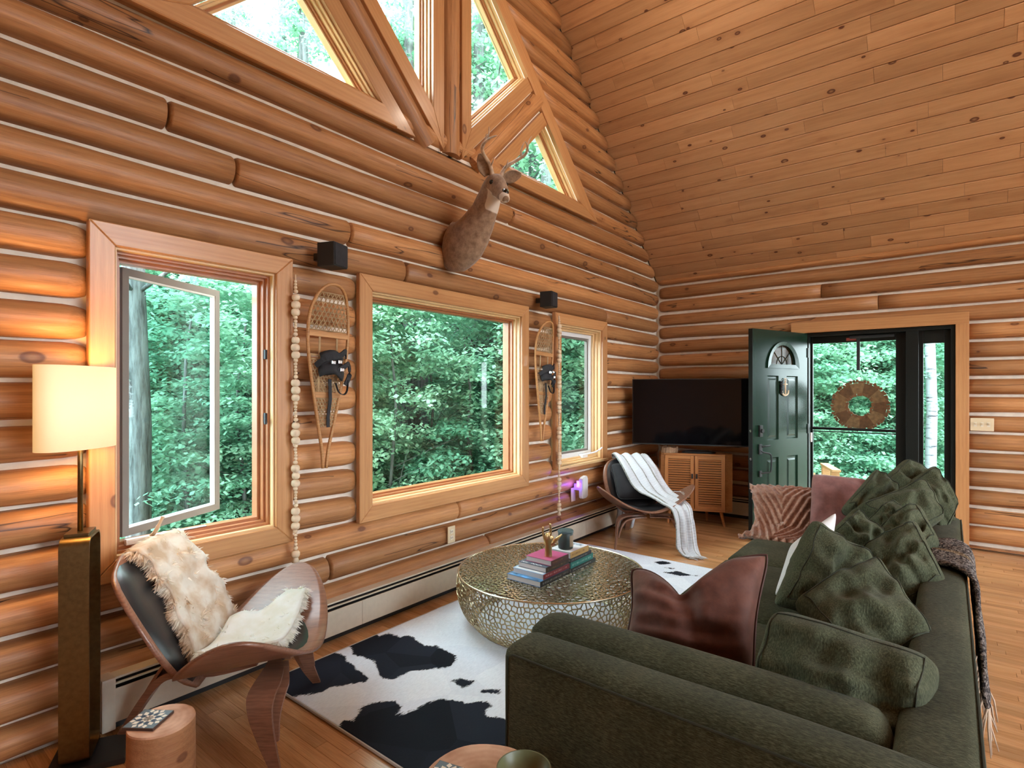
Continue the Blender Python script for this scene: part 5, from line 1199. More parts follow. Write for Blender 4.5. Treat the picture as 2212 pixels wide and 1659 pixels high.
c4 = book('thick white book with a mustard spine on top of the rear stack, under the candle', 2.866, 3.080, 1.814, 1.965, z+.085, .038, ('white',(0.7,0.72,0.75)), ('mustard',(0.50,0.32,0.12)), letters=(('brown',(0.25,0.12,0.05)), .6)); patch(c4, .055, .095, -.05, .05, .038, plain('ink_print', (0.30,0.36,0.42), .6, var=.8, vs_=90))
# candle
zt2 = z+.123
t = thing('candle', 'dark green lidded candle jar with a tan label on the rear book stack', 'candle', (2.925, 1.888, zt2+.0006))
bm = new_bm(); lathe(bm, [(.040,0),(.046,.004),(.047,.02),(.047,.104),(.045,.107),(.001,.107)], 32); smooth_angle(link('jar', bm, M['candle'], t), 50)
bm = new_bm(); lathe(bm, [(.049,.100),(.050,.104),(.050,.112),(.047,.116),(.001,.116)], 32); smooth_angle(link('lid', bm, plain('lid_blue_green', (0.045,0.085,0.095), .45), t), 50)
bm = new_bm(); grid_surface(bm, 10, 1, lambda u, v: (.0478*math.cos(-2.0+1.0*u), .0478*math.sin(-2.0+1.0*u), .018+.070*v)); link('label', bm, plain('tan_label', (0.30,0.23,0.15), .7), t)
# gold hand making a sign: little finger, index and thumb raised
hz = z+.126
t = thing('hand_figurine', 'gold hand figurine with raised index finger, little finger and thumb on the pink book', 'figurine', (2.712, 1.872, hz), math.radians(40))
bm = new_bm(); tube(bm, catmull([(0,0,0),(0,0,.03),(0,0,.062),(0,0,.082),(0,.0,.105),(0,.0,.122)], 4), lerpl([(.0235,.021),(.0215,.019),(.0205,.017),(.025,.0155),(.033,.0145),(.029,.012)], 21), 16, up=(1,0,0))
for v in bm.verts: v.co = Vector((v.co.y, v.co.x, v.co.z)) if False else v.co
# palm is broad along y; fingers (y position, base z, length, curl)
def fing(pts, r0, r1): tube(bm, catmull(pts, 4), lerpl([r0, r0*1.02, r0*.9, r1*1.0, r1*.5], (len(pts)-1)*4+1), 10)
fing([(0,.024,.108),(-.001,.030,.128),(-.003,.034,.150),(-.006,.033,.172),(-.008,.031,.178)], .0070, .0062)      # little finger
fing([(0,-.010,.112),(-.001,-.013,.140),(-.003,-.013,.166),(-.005,-.010,.192),(-.006,-.009,.198)], .0078, .0066)  # index
fing([(.0,.012,.112),(-.010,.013,.134),(-.026,.013,.134),(-.030,.013,.118),(-.024,.012,.108)], .0078, .0072)     # ring, folded
fing([(.0,.001,.114),(-.010,.001,.138),(-.027,.001,.138),(-.031,.001,.120),(-.024,.001,.108)], .0080, .0074)     # middle, folded
fing([(-.004,-.016,.070),(-.010,-.036,.092),(-.012,-.052,.108),(-.010,-.068,.122),(-.009,-.080,.134)], .0105, .0066)  # thumb
bmesh.ops.recalc_face_normals(bm, faces=bm.faces[:]); o = link('hand', bm, M['goldhand'], t, smooth=True); md = o.modifiers.new('fuse', 'REMESH'); md.mode = 'VOXEL'; md.voxel_size = .0016; md.use_smooth_shade = True; sm = o.modifiers.new('soften', 'SMOOTH'); sm.iterations = 4
# ------------------------------------------------------------------ rug
RX0, RX1, RY0, RY1 = 1.385, 4.49, .55, 2.645
pA = [(1.30,2.75),(1.38,2.646),(1.658,2.70),(1.783,2.69),(1.772,2.546),(1.753,2.489),(1.732,2.381),(1.721,2.268),(1.682,2.248),(1.546,2.352),(1.502,2.342),(1.432,2.383),(1.375,2.416),(1.30,2.40)]
pB = [(1.884,2.70),(2.055,2.68),(2.053,2.614),(2.102,2.602),(2.113,2.563),(2.118,2.508),(2.153,2.488),(2.156,2.413),(2.123,2.318),(2.17,2.257),(2.159,2.12),(2.119,2.048),(2.057,2.029),(1.97,2.1),(1.892,2.161),(1.783,2.172),(1.759,2.221),(1.805,2.327),(1.84,2.42),(1.822,2.504),(1.842,2.584)]
pC = [(1.955,1.921),(2.0,1.917),(2.041,1.83),(1.985,1.833),(1.945,1.849)]
pD = [(1.974,1.763),(2.04,1.697),(2.009,1.671),(1.969,1.737)]
pE = [(1.30,2.02),(1.382,2.035),(1.42,2.066),(1.451,2.027),(1.536,2.086),(1.604,2.075),(1.656,2.009),(1.655,1.951),(1.601,1.919),(1.635,1.89),(1.748,1.878),(1.82,1.862),(1.859,1.752),(1.925,1.684),(1.923,1.627),(1.863,1.63),(1.843,1.586),(1.90,1.45),(1.95,1.2),(1.7,1.0),(1.30,1.1)]
pF = [(4.367,1.935),(4.432,1.889),(4.426,1.806),(4.334,1.869)]; pG = [(4.165,1.762),(4.247,1.706),(4.259,1.516),(4.161,1.624)]; pH = [(4.275,1.832),(4.305,1.75),(4.285,1.76)]
PL = [pA, pB, pC, pD, pE, pF, pG, pH]; PBB = [(min(p[0] for p in q)-.06, max(p[0] for p in q)+.06, min(p[1] for p in q)-.06, max(p[1] for p in q)+.06) for q in PL]
def sdist(x, y):
    best = -0.09
    for q, bb in zip(PL, PBB):
        if not (bb[0] < x < bb[1] and bb[2] < y < bb[3]): continue
        ins = False; dm = 1e9; n = len(q)
        for i in range(n):
            ax_, ay = q[i]; bx2, by = q[(i+1)%n]
            if (ay > y) != (by > y) and x < (bx2-ax_)*(y-ay)/(by-ay)+ax_: ins = not ins
            ex, ey = bx2-ax_, by-ay; t_ = max(0, min(1, ((x-ax_)*ex+(y-ay)*ey)/(ex*ex+ey*ey))); d = math.hypot(x-ax_-ex*t_, y-ay-ey*t_)
            dm = min(dm, d)
        best = max(best, dm if ins else -dm)
    return best+.020*vn((x*9, y*13, 2.2))+.010*vn((x*25, y*40, 7.1))
me = bpy.data.meshes.new('cowhide_rug'); nx, ny = 240, 165; V_ = []; val = []
for j in range(ny+1):
    for i in range(nx+1):
        x = RX0+(RX1-RX0)*(i/nx); y = RY0+(RY1-RY0)*(j/ny); V_.append((x, y, .012+.0015*vn((x*6, y*6, 0)))); val.append(.5+max(-.07, min(.07, sdist(x, y)))*4)
F_ = [(j*(nx+1)+i, j*(nx+1)+i+1, (j+1)*(nx+1)+i+1, (j+1)*(nx+1)+i) for j in range(ny) for i in range(nx)]
me.from_pydata(V_, [], F_); a = me.attributes.new('spot', 'FLOAT', 'POINT'); a.data.foreach_set('value', val); me.materials.append(M['hide']); me.shade_smooth()
rug = bpy.data.objects.new('cowhide_rug', me); C.objects.link(rug); tag(rug, 'large black and white patchwork cowhide rug on the oak floor under the coffee table', 'rug')
m_ = solid(rug, .010, -1)
bm = new_bm()
for a_, b_ in (((RX0,RY0),(RX0,RY1)),((RX0,RY1),(RX1,RY1)),((RX1,RY1),(RX1,RY0))): tube(bm, [(a_[0],a_[1],.007),(b_[0],b_[1],.007)], .0065, 6)
link('edge_binding', bm, cm_('rug_binding', (0.45,0.42,0.38), .8), rug)
# ------------------------------------------------------------------ sofa
SX0_, SX1_, SYB, SYF, SZ = 1.325, 4.46, -.065, 1.10, .66
sf = thing('sofa', 'long dark green chenille sofa with low arms, facing the window wall', 'sofa', (0,0,0))
def soft(name, x0, x1, y0, y1, z0, z1, r=.03, mat=M['sofa'], sub=3, wob=.004, crown=0.0):
    bm = new_bm(); box(bm, x0, x1, y0, y1, z0, z1)
    bmesh.ops.bevel(bm, geom=bm.edges[:], offset=r, segments=3, affect='EDGES', profile=.5)
    bmesh.ops.subdivide_edges(bm, edges=[e for e in bm.edges if e.calc_length() > .12], cuts=5, use_grid_fill=True)
    cx_, cy_ = (x0+x1)/2, (y0+y1)/2
    for v in bm.verts:
        v.co += Vector((vn(v.co, 4), vn(v.co+Vector((9,0,0)), 4), vn(v.co+Vector((0,9,0)), 4)))*wob
        if crown and v.co.z > (z0+z1)/2: v.co.z += crown*max(0, 1-((v.co.x-cx_)/(x1-x0)*2)**2)*max(0, 1-((v.co.y-cy_)/(y1-y0)*2)**2)
    return link(name, bm, mat, sf, smooth=True)
soft('base', SX0_+.02, SX1_-.02, SYB+.02, 1.04, .08, .30, .02)
soft('arm', SX0_, SX0_+.175, SYB+.01, SYF, .06, SZ, .045, crown=.012); soft('arm_pad', SX0_+.178, SX0_+.37, .10, SYF+.045, .12, SZ+.008, .07, crown=.012)
soft('arm', SX1_-.21, SX1_, SYB+.01, SYF-.02, .06, SZ+.01, .05, crown=.012)
soft('back_frame', SX0_+.03, SX1_-.03, SYB, SYB+.165, .10, SZ, .035)
n = 3; a0, a1 = SX0_+.375, SX1_-.215
for i in range(n): soft('seat_cushion', a0+(a1-a0)*i/n+.004, a0+(a1-a0)*(i+1)/n-.004, .10, 1.06, .28, .455, .05, crown=.02)
for x_ in (SX0_+.1, SX1_-.1):
    for y_ in (.02, .98): bx('foot', (x_-.03, y_-.03, .014 if y_ > .5 else 0), (x_+.03, y_+.03, .085), M['blackm'], sf, .004)
bm = new_bm()
for y_, z_ in ((SYB-.001, SZ-.018),): tube(bm, [(SX0_+.05, y_+.006, z_+.006), (SX1_-.05, y_+.006, z_+.006)], .0035, 6)
tube(bm, [(SX0_-.0, .0, SZ-.02), (SX0_, SYF-.05, SZ-.02)], .0035, 6); tube(bm, [(SX0_+.003, SYF-.03, SZ-.03), (SX0_+.003, SYF-.02, .10)], .0035, 6); link('seam', bm, M['cushionseam'], sf)
# ------------------------------------------------------------------ cushions on the sofa
def cq(*a): return [W(*p) for p in a]
G_ = 'loose green back cushions on the sofa'
SC = M['cushionseam']
def gc(lab, c4, th, sd, wr=.034, n=22, pinch=.05, rd=.10): return cushion('sofa_cushion', lab, c4, th, M['cushion'], SC, G_, wr, pinch, sd, n, .0022, rnd_=rd)
gc('nearest and largest green cushion, slumped at the near end of the sofa', [Vector((1.92,.45,.76)), Vector((1.88,.00,.735)), Vector((1.74,.04,.47)), Vector((1.74,.49,.455))], .34, 1, .05, 24, .03, .16)
gc('green cushion standing on its corner just behind the nearest slumped one', [W(1895,1196,2.15), W(2042,1402,1.80), Vector((2.05,.22,.50)), W(1700,1300,2.05)], .20, 2)
gc('tall pointed green cushion standing in front of the white pillow', [W(1752,1112,2.42), W(1895,1212,2.40), W(1830,1360,2.2), W(1664,1310,2.28)], .21, 3)
gc('broad green cushion leaning outward on the sofa back, third along the row', [W(1982,1118,2.52), W(2056,1268,2.30), W(1960,1340,2.25), W(1845,1195,2.62)], .22, 4)
gc('small dark pointed green cushion left of the row, beyond the white pillow', [W(1846,1092,2.85), W(1925,1175,2.8), W(1850,1250,2.65), W(1785,1150,2.85)], .16, 5)
gc('green cushion in the middle of the row with a rounded top corner', [W(1990,1086,2.85), W(2036,1172,2.72), W(1960,1240,2.65), W(1872,1160,2.95)], .20, 6)
gc('low crumpled green cushion in the middle of the pile', [W(1928,1076,3.0), W(1990,1130,2.95), W(1920,1190,2.85), W(1862,1128,3.05)], .18, 7)
gc('green cushion with a high rounded corner near the far end of the row', [W(2000,1030,3.2), W(2046,1120,3.08), W(1960,1180,3.0), W(1838,1095,3.25)], .20, 8)
gc('green cushion nearest the mauve cushion at the far arm', [W(1890,1010,3.42), W(1945,1060,3.4), W(1880,1140,3.2), W(1812,1100,3.35)], .20, 9)
gc('farthest green cushion, its peak in front of the door opening', [W(1955,988,3.62), W(2015,1040,3.6), W(1960,1110,3.4), W(1890,1045,3.55)], .18, 10)
gc('green cushion at the far end, drooping over the sofa back beside the door trim', [W(2018,1000,3.45), W(2072,1090,3.35), W(2040,1175,3.25), W(1920,1060,3.5)], .22, 11)
cushion('rust_cushion', 'large rust velvet cushion with piping and a pinched middle, behind the near sofa arm', [W(1358,1226,2.2), W(1668,1190,2.05), W(1632,1480,1.85), W(1345,1400,2.03)], .25, M['velvet'], M['velvetp'], None, .02, .10, 21, 28, .0045, notch=.36, rnd_=.07)
cushion('mauve_cushion', 'mauve velvet cushion standing against the far arm beside the rust fur throw', cq((1750,1018,3.78),(1880,1032,3.72),(1870,1150,3.5),(1742,1170,3.5)), .13, M['mauve'], None, None, .012, .07, 31, 18)
cushion('white_pillow', 'plain white pillow squeezed behind the tall pointed green cushion', cq((1705,1175,2.62),(1812,1098,2.62),(1790,1250,2.50),(1666,1295,2.42)), .13, M['whitepillow'], None, None, .006, .03, 41, 16)
# fur throw on the far arm
ft = tag(empty('fur_throw'), 'rust brown faux fur throw with chevron ribs bundled over the far sofa arm', 'throw')
def furn(u, v):
    # v: 0 back of the arm -> top -> down the front -> out onto the seat
    pr = [(4.47,.60),(4.44,.70),(4.36,.755),(4.27,.76),(4.20,.72),(4.17,.62),(4.13,.52),(4.02,.495),(3.90,.49)]
    k = v*(len(pr)-1); i = min(int(k), len(pr)-2); f = k-i; x = pr[i][0]+(pr[i+1][0]-pr[i][0])*f; z = pr[i][1]+(pr[i+1][1]-pr[i][1])*f
    y = .70+(.41+.04*math.sin(v*6))*u+(.03*v*v); ch = .009*math.sin((abs(u-.5)*2.2+v*2.4)*24); lump = .018*vn((u*3, v*4, 3.3)); e = .03*max(0, abs(u-.5)*2-.8)/.2
    nx_ = -1 if .35 < v < .75 else -.3; nz_ = .4 if .35 < v < .75 else 1; return Vector((x+nx_*(ch+lump-e), y, z+nz_*(ch+lump-e)))
bm = new_bm(); grid_surface(bm, 60, 90, furn); o = link('fur', bm, M['furrust'], ft, smooth=True); solid(o, .03, -1)
# tweed blanket over the sofa back
bl = tag(empty('tweed_blanket'), 'grey and brown tweed blanket with pale fringe hanging over the back of the sofa', 'blanket')
xd = (1,0,0)
o, en = cloth('cloth', [(3.40,.06,.672),(3.38,.03,.678),(3.34,-.03,.68),(3.28,-.078,.665),(3.18,-.088,.58),(3.06,-.098,.47),(2.98,-.105,.37),(2.94,-.11,.29)], [.50,.54,.58,.62,.66,.66,.62,.58], [xd]*8, M['tweed'], nu=18, parent=bl, fold=.008, sd=9, nk=6, th=.012, folds=3, ortho=False)
fringe('fringe', en[1], Vector((-.1,-.02,-1)), .13, cm_('blanket_fringe', (0.50,0.38,0.28), .9), bl, 40, .0035, 5)
# ------------------------------------------------------------------ log stump tables with coasters and bowls
def stump(lab, c, r, h, sd, rz=0):
    t = thing('stump_table', lab, 'side table', (c[0], c[1], 0), rz, 'log stump side tables'); n = 48; bm = new_bm(); rings = []
    rr_ = [r*(1+.05*vn((math.cos(2*PI*i/n)*1.3+sd, math.sin(2*PI*i/n)*1.3, sd))) for i in range(n)]; rr_[n//3] -= r*.10
    for z, k in ((.0,.97),(.01,1.0),(h*.33,1.0),(h*.66,1.005),(h-.006,1.0)): rings.append([bm.verts.new((rr_[i]*k*math.cos(2*PI*i/n), rr_[i]*k*math.sin(2*PI*i/n), z)) for i in range(n)])
    for a, b_ in zip(rings, rings[1:]):
        for i in range(n): bm.faces.new((a[i], a[(i+1)%n], b_[(i+1)%n], b_[i]))
    bm.faces.new(rings[0][::-1]); o = link('trunk', bm, M['stump'], t, smooth=True, rnd=.3+.1*sd)
    # rotate grain: store as vertical
    bm = new_bm(); A = [bm.verts.new((rr_[i]*math.cos(2*PI*i/n), rr_[i]*math.sin(2*PI*i/n), h-.006)) for i in range(n)]; B = [bm.verts.new((rr_[i]*.985*math.cos(2*PI*i/n), rr_[i]*.985*math.sin(2*PI*i/n), h)) for i in range(n)]
    for i in range(n): bm.faces.new((A[i], A[(i+1)%n], B[(i+1)%n], B[i]))
    bm.faces.new(B); link('cut_top', bm, M['endgrain'], t, rnd=.2*sd)
    return t
m, nt, b = mat_base('end_grain', .55, .3); L = nt.links; tc = nt.nodes.new('ShaderNodeTexCoord'); wv = nd(nt, 'ShaderNodeTexWave', Scale=16.0, Distortion=3.0, Detail=2.0); wv.wave_type = 'RINGS'; wv.rings_direction = 'Z'; L.new(tc.outputs['Object'], wv.inputs[0])
nn_ = nd(nt, 'ShaderNodeTexNoise', Scale=14.0, Detail=4.0); L.new(tc.outputs['Object'], nn_.inputs[0])
L.new(mixc(nt, .75, ramp(nt, wv.outputs['Fac'], [(0,(0.50,0.27,0.16)),(1,(0.66,0.40,0.26))]), ramp(nt, nn_.outputs[0], [(.3,(0.40,0.20,0.11)),(.7,(0.70,0.45,0.31))])), b.inputs['Base Color']); M['endgrain'] = m
stump('pale log stump side table with a mosaic coaster, by the left chair', (.716, 2.06), .098, .35, 1); stump('tall log stump table carrying bowls, at the near end of the sofa', (1.0, .885), .150, .50, 2); stump('short reddish log stump at the foot of the near sofa arm', (1.185, .70), .070, .455, 3)
def coaster(lab, c, z, rz, s=.052):
    t = thing('coaster', lab, 'coaster', (c[0], c[1], z), rz, 'square mosaic coasters'); bx('wood_base', (-s,-s,0), (s,s,.009), cm_('coaster_wood', (0.055,0.025,0.018), .5), t, .001)
    navy = cm_('inlay_navy', (0.016,0.028,0.07), .3); ivory = cm_('inlay_ivory', (0.78,0.72,0.62), .35); teal = cm_('inlay_teal', (0.10,0.14,0.17), .3)
    bx('inlay_field', (-s+.002,-s+.002,.0085), (s-.002,s-.002,.0098), teal, t); q = s/3.5; z1 = .0100
    def rh(bm, a, r0, r1, hw, zz): # rhombus pointing along angle a
        c_, s_ = math.cos(a), math.sin(a); rm = (r0+r1)/2; P = [(r0*c_, r0*s_), (rm*c_-hw*s_, rm*s_+hw*c_), (r1*c_, r1*s_), (rm*c_+hw*s_, rm*s_-hw*c_)]
        A = [bm.verts.new((x, y, zz)) for x, y in P]; B = [bm.verts.new((x, y, zz-.001)) for x, y in P]; bm.faces.new(A)
        for i in range(4): bm.faces.new((B[i], B[(i+1)%4], A[(i+1)%4], A[i]))
    def piece(name, specs, mat):
        for sp_ in specs: bm = new_bm(); rh(bm, *sp_); bmesh.ops.recalc_face_normals(bm, faces=bm.faces[:]); link(name, bm, mat, t)
    R8 = [PI/4*k for k in range(8)]
    piece('inlay_piece', [(a, .0, s*.44, s*.165, .0104) for a in R8], ivory); piece('inlay_piece', [(a+PI/8, s*.34, s*.68, s*.125, .0105) for a in R8], navy)
    piece('inlay_piece', [(a, s*.46, s*.92, s*.16, .0103) for a in R8], ivory); piece('inlay_piece', [(a+PI/8, s*.70, s*1.05, s*.15, .0102) for a in R8], ivory)
    return t
coaster('square navy and ivory star mosaic coaster on the left stump table', (.685, 2.085), .3502, .62); coaster('navy and ivory star mosaic coaster on the stump table at the bottom edge', (.95, .955), .5002, .25, .05)
def bowl(lab, c, z, r, h):
    t = thing('bowl', lab, 'bowl', (c[0], c[1], z), 0, 'small olive ceramic bowls'); bm = new_bm(); lathe(bm, [(r*.45,0),(r*.8,h*.35),(r,h),(r*.95,h),(r*.74,h*.4),(r*.35,.008),(.001,.007)], 32); smooth_angle(link('bowl_body', bm, M['bowl'], t), 60)
bowl('larger olive ceramic bowl at the bottom edge of the picture', (1.055, .80), .5002, .066, .045)
bowl('smaller olive ceramic bowl beside the mosaic coaster', (.965, .815), .5002, .045, .03)
# ------------------------------------------------------------------ outside
bm = new_bm(); grid_surface(bm, 60, 60, lambda u, v: Vector((-50+110*u, -50+110*v, -1.05+.4*vn((u*9, v*9, 1))+(.9*max(0, 1-abs((-50+110*u)-10)/6) if (-50+110*v) < 2.5 else 0)*0)))
gr = tag(link('ground', bm, M['dirt'], smooth=True), kind='structure')
dk = tag(empty('deck'), 'wooden entrance deck outside the storm door', 'deck')
for i in range(14): bx('deck_board', (XE+.22+.145*i, -1.6, -.10), (XE+.36+.145*i, 2.6, -.06), M['deck'], dk, .003)
bx('deck_frame', (XE+.24, -1.55, -1.2), (XE+2.2, 2.55, -.101), M['deck'], dk)
t = thing('deck_chair', 'light wooden slatted chair standing outside beyond the storm door', 'chair', (8.15, 1.47, -.12), math.radians(200))
for y_ in (-.27, .27):
    bx('arm', (-.35,y_-.05,.55), (.35,y_+.05,.58), M['outwood'], t, .005, rnd=.3); bx('leg', (.22,y_-.045,0), (.30,y_+.045,.55), M['outwood'], t, .004, rnd=.6); bx('leg', (-.30,y_-.045,0), (-.22,y_+.045,.55), M['outwood'], t, .004, rnd=.6)
for i in range(5): bx('slat', (-.25+.1*i,-.25,.34-.01*i), (-.17+.1*i,.25,.36-.01*i), M['outwood'], t, .003, rnd=.1*i)
for i in range(5):
    bm = new_bm(); box(bm, -.01, .01, -.045, .045, 0, .10+.03*math.sin(PI*i/4), .004, M=Matrix.Translation((-.26, -.21+.105*i, .33)) @ Matrix.Rotation(-.3, 4, 'Y')); link('back_slat', bm, M['outwood'], t, rnd=.15*i)
# leaves
def leaf_mesh(name, clumps, leaves, spread, size, seed, flat=.25, rad=1.0, hgt=1.0, dense=1.0):
    """sprays of leaves in flat tiers; unit crown roughly radius rad, height hgt"""
    r = random.Random(seed); V_, F_ = [], []
    for c in range(clumps):
        a = r.uniform(0, 2*PI); q = r.random()**.6*rad; z = r.uniform(0, 1)*hgt; q *= (1-.55*abs(2*z/hgt-1)**2); cx_, cy_ = q*math.cos(a), q*math.sin(a); tilt = r.uniform(-.25, .1)
        for l in range(leaves):
            a2 = r.uniform(0, 2*PI); d = r.random()**.7*spread; x = cx_+d*math.cos(a2); y = cy_+d*math.sin(a2); zz = z+r.gauss(0, spread*flat*.5)+tilt*(d)
            th = r.uniform(0, 2*PI); s = size*r.uniform(.6, 1.25); pit, rol = r.gauss(-.25, .35), r.gauss(0, .4)
            e1 = Vector((math.cos(th)*math.cos(pit), math.sin(th)*math.cos(pit), math.sin(pit))); e2_ = Vector((-math.sin(th), math.cos(th), 0))*math.cos(rol)+Vector((0,0,1))*math.sin(rol)
            P0 = Vector((x, y, zz)); k = len(V_)
            V_ += [tuple(P0), tuple(P0+e1*s*.45+e2_*s*.36), tuple(P0+e1*s), tuple(P0+e1*s*.45-e2_*s*.36)]; F_.append((k, k+1, k+2, k+3))
    me = bpy.data.meshes.new(name); me.from_pydata(V_, [], F_); me.update(); return me
crown_m = [leaf_mesh('foliage', 240, 85, .50, .090, 20+i, rad=2.0, hgt=4.2) for i in range(3)]
bush_m = [leaf_mesh('foliage', 210, 95, .30, .072, 40+i, rad=1.25, hgt=2.6) for i in range(3)]
far_m = [leaf_mesh('foliage', 300, 55, .75, .24, 60+i, rad=3.0, hgt=7.5) for i in range(2)]
for me in crown_m: me.materials.append(M['leaf'])
for me in bush_m: me.materials.append(M['leaf2'])
for me in far_m: me.materials.append(M['leaf'])
rt = random.Random(77)
trunk_cache = {}
def trunk_mesh(kind, r, h, sd):
    key = (kind, sd)
    if key not in trunk_cache:
        rr_ = random.Random(sd); pts = [(.15*vn((i*.35, sd, 0)), .15*vn((sd, i*.35, 4)), h*i/10) for i in range(11)]; bm = new_bm(); tube(bm, pts, lerpl([r*1.15, r, r*.9, r*.75, r*.45], 11), 12)
        for k in range(7):
            z = h*rr_.uniform(.3, .95); a = rr_.uniform(0, 6.28); i = int(z/h*10); p = Vector(pts[i]); L_ = rr_.uniform(.8, 1.9); q = p+Vector((math.cos(a)*L_, math.sin(a)*L_, L_*rr_.uniform(.25,.7))); tube(bm, catmull([p, p.lerp(q,.5)+Vector((0,0,.08)), q], 3), lerpl([r*.22, r*.14, r*.05], 7), 6)
        me = bpy.data.meshes.new('trunk'); bm.to_mesh(me); bm.free(); me.shade_smooth(); me.materials.append(M['birch'] if kind == 'birch' else M['bark']); trunk_cache[key] = me
    return trunk_cache[key]
def tree(x, y, kind, lab, cat='tree', h=9.0, r=.13, crown=None, cz=(3.0,), cs=1.0, group=None, sd=0):
    t = thing('birch_tree' if kind == 'birch' else ('maple_tree' if cat == 'tree' else 'leafy_shrub'), lab, cat, (x, y, -1.05), rt.uniform(0, 6.28), group)
    o = bpy.data.objects.new('trunk', trunk_mesh(kind, r, h, sd)); C.objects.link(o); o.parent = t
    for z in cz:
        if crown is None: break
        f = bpy.data.objects.new('foliage', crown); C.objects.link(f); f.parent = t; f.location = (rt.uniform(-.3,.3), rt.uniform(-.3,.3), z); f.rotation_euler = (0, 0, rt.uniform(0, 6.28)); f.scale = (cs, cs, cs*rt.uniform(.85,1.1)); f['kind'] = 'stuff'
    return t
def dirpt(px, dist):   # point outside seen through column px at view depth dist
    p = W(px, 844, dist); return p.x, p.y
def wname(px):
    return 'the near casement window' if px < 600 else 'the wall with the near snowshoe' if px < 780 else 'the left half of the large window' if px < 950 else 'the right half of the large window' if px < 1120 else 'the far narrow window' if px < 1330 else 'the log corner by the television' if px < 1720 else 'the storm door' if px < 1960 else 'the sidelight'
GW = 'forest trees outside the windows'; GS = 'leafy understory outside the windows'
LT = 'slender maple with layered green leaves in the woods outside the windows'; LS = 'leafy green sapling close outside the windows'; LF = 'distant forest tree forming the green backdrop'
# trunks seen clearly
for px, dist, kind, r, lab, sd in ((292, 4.6, 'maple', .085, 'thick grey maple trunk outside the near window', 1), (905, 9.5, 'maple', .16, 'dark rough maple trunk in the middle of the large window', 2), (925, 13, 'birch', .10, 'pale birch trunk right of the dark maple in the large window', 3), (1060, 15, 'birch', .09, 'slim pale birch toward the right edge of the large window', 4), (835, 14, 'birch', .09, 'pale birch trunk at the left of the large window', 5), (340, 9, 'maple', .10, 'dark leaning trunk behind the thick grey maple', 6), (2010, 9.2, 'birch', .075, 'white birch trunk seen through the sidelight', 7), (1890, 13, 'birch', .11, 'grey-white birch trunk seen above the wreath', 8)):
    x, y = dirpt(px, dist); tree(x, y, kind, lab, h=11, r=r, sd=sd)
# near saplings and shrubs, by column and depth: (px, depth, base z above ground, scale)
for i, (px, dist, cz, cs) in enumerate([(250,6.0,(.2,1.9),.9),(400,5.4,(.0,),.8),(520,5.6,(.1,1.9),.8),(330,7.2,(.3,2.6),1.1),(470,8.2,(.2,2.4),1.1),(600,7.4,(.1,2.4),1.0),(690,6.6,(0,1.5),.9),(775,7.0,(.1,2.0),.9),(850,6.4,(-.6,),.85),(930,7.6,(-.7,),1.0),(1010,7.2,(-.4,),.9),(1080,8.0,(.2,2.2),1.0),(1160,8.4,(.1,2.3),1.1),(1235,8.4,(.1,2.2),1.0),(1290,9.5,(0,2.3),1.1),(170,6.4,(.2,2.2),1.0),(1380,11,(0,2.4),1.2)]):
    x, y = dirpt(px, dist); tree(x, y, 'maple', 'leafy green sapling close outside '+wname(px), 'shrub', h=3.2, r=.022, crown=bush_m[i % 3], cz=cz, cs=cs, group='saplings outside '+wname(px), sd=30+i % 3)
for i, (px, dist, cz, cs) in enumerate([(1700,10,(0,1.7),1.0),(1790,10.5,(-.2,1.8),1.1),(1880,10.5,(-.1,1.6),1.1),(1960,11,(-.2,1.9),1.1),(2060,11.5,(0,1.9),1.1),(1840,12.5,(.2,2.4),1.3),(1740,12.5,(.4,2.6),1.3),(1950,13,(.4,2.6),1.3),(2050,14,(.4,2.6),1.3),(1650,13,(.4,2.6),1.3)]):
    x, y = dirpt(px, dist); tree(x, y, 'maple', 'leafy green sapling outside '+wname(px), 'shrub', h=3.2, r=.022, crown=bush_m[(i+1) % 3], cz=cz, cs=cs, group='saplings outside '+wname(px), sd=30+i % 3)
for i in range(26):
    px = 120+i*74+rt.uniform(-25,25); dist = rt.uniform(11, 18)
    x, y = dirpt(px, dist)
    if y < YL+3 and x < XE+3: continue
    tree(x, y, 'birch' if i % 3 == 0 else 'maple', ('pale slender birch' if i % 3 == 0 else 'slender maple')+' in the woods beyond '+wname(px), h=10, r=.07 if i % 3 == 0 else .10, crown=crown_m[i % 3], cz=(.4, 2.7) if i % 2 else (1.2,), cs=rt.uniform(.9,1.2), group=('birches' if i % 3 == 0 else 'maples')+' beyond '+wname(px), sd=10+i % 4)
for i in range(22):
    px = 60+i*96; dist = rt.uniform(20, 27); x, y = dirpt(px, dist); tree(x, y, 'maple', 'distant forest tree in the green backdrop beyond '+wname(px), h=9, r=.14, crown=far_m[i % 2], cz=(-1.0,), cs=rt.uniform(.9,1.15), group='distant trees beyond '+wname(px), sd=10+i % 4)
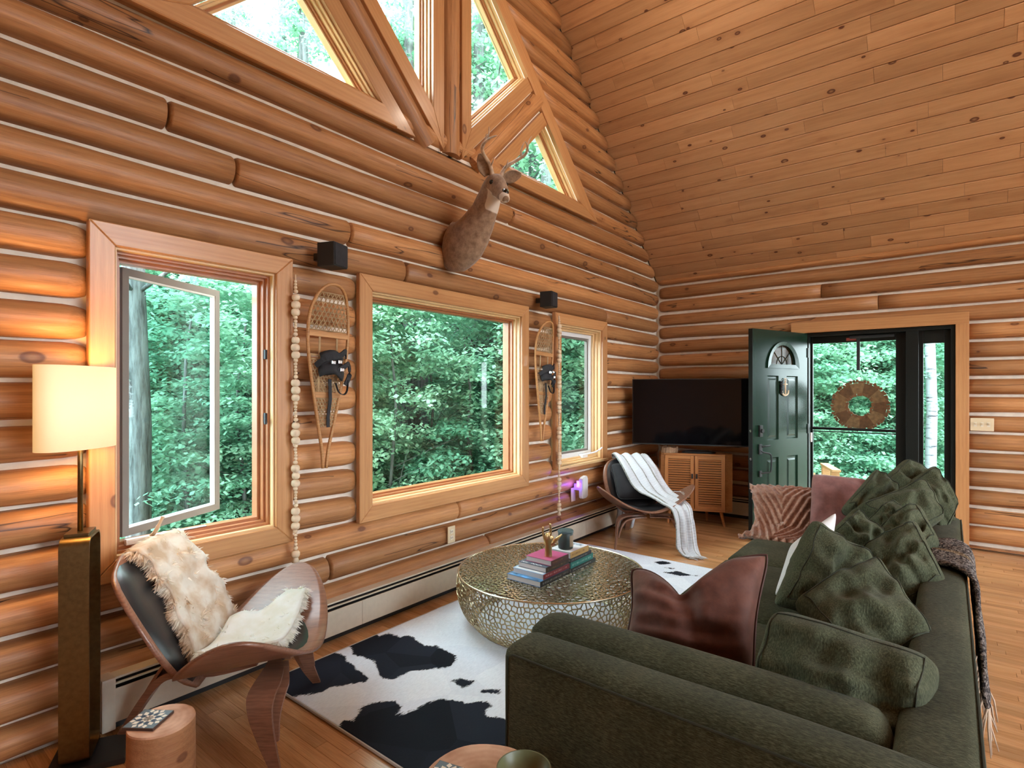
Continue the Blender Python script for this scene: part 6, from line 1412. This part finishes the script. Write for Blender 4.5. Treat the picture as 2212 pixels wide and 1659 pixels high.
# tall crowns seen through the gable windows
top_m = [leaf_mesh('foliage', 34, 60, .26, .085, 90+i, rad=.8, hgt=1.5) for i in range(3)]
for me in top_m: me.materials.append(M['leaf'])
for i, (px, py, dist, cs) in enumerate([(655,100,8.5,.8),(610,135,9,.7),(455,25,8,.7),(500,60,9,.55),(655,30,9,.45),(885,40,8.5,.8),(895,150,9,1.0),(880,230,9,.9),(1040,40,9,1.0),(1060,110,9.5,1.2),(1050,190,10,1.3),(1085,60,11,1.3),(1100,150,11,1.3),(1150,330,10,1.3),(1190,300,11,1.3),(1180,380,9,1.2),(1220,400,10,1.3),(1120,370,10,1.1),(1035,240,9,1.1)]):
    p = W(px, py, dist); t = thing('maple_tree', 'tall slim maple crown against the sky, '+('left' if px < 960 else 'right')+' of the gable centre post', 'tree', (p.x, p.y, -1.05), rt.uniform(0,6), 'tall crowns behind the gable glazing, '+('left' if px < 960 else 'right'))
    o = bpy.data.objects.new('trunk', trunk_mesh('maple', .045, 12, 12)); C.objects.link(o); o.parent = t
    f = bpy.data.objects.new('foliage', top_m[i % 3]); C.objects.link(f); f.parent = t; f.scale = (cs, cs, cs); f.location = (0, 0, p.z+1.05-.75*cs); f['kind'] = 'stuff'
# fern by the door
x, y = dirpt(2030, 8.2); t = thing('fern', 'bright green fern beside the deck, seen through the sidelight', 'fern', (x, y, -.35)); bm = new_bm(); rr_ = random.Random(9)
for k in range(16):
    a = rr_.uniform(0, 6.28); L_ = rr_.uniform(.6, 1.0); up_ = rr_.uniform(.7, 1.2); prev = None
    for i in range(16):
        f = i/15; p = Vector((math.cos(a)*L_*f, math.sin(a)*L_*f, up_*f*(1-.55*f)*1.3)); w_ = .13*math.sin(PI*min(1, f*.9+.08)); sd_ = Vector((-math.sin(a), math.cos(a), -.15))
        for s in (-1, 1):
            q = p+sd_*w_*s; dd = Vector((math.cos(a), math.sin(a), 0))*.018; bm.faces.new([bm.verts.new(v) for v in (p-dd, q+dd*.6, p+dd)])
link('frond', bm, M['fern'], t)['kind'] = 'stuff'
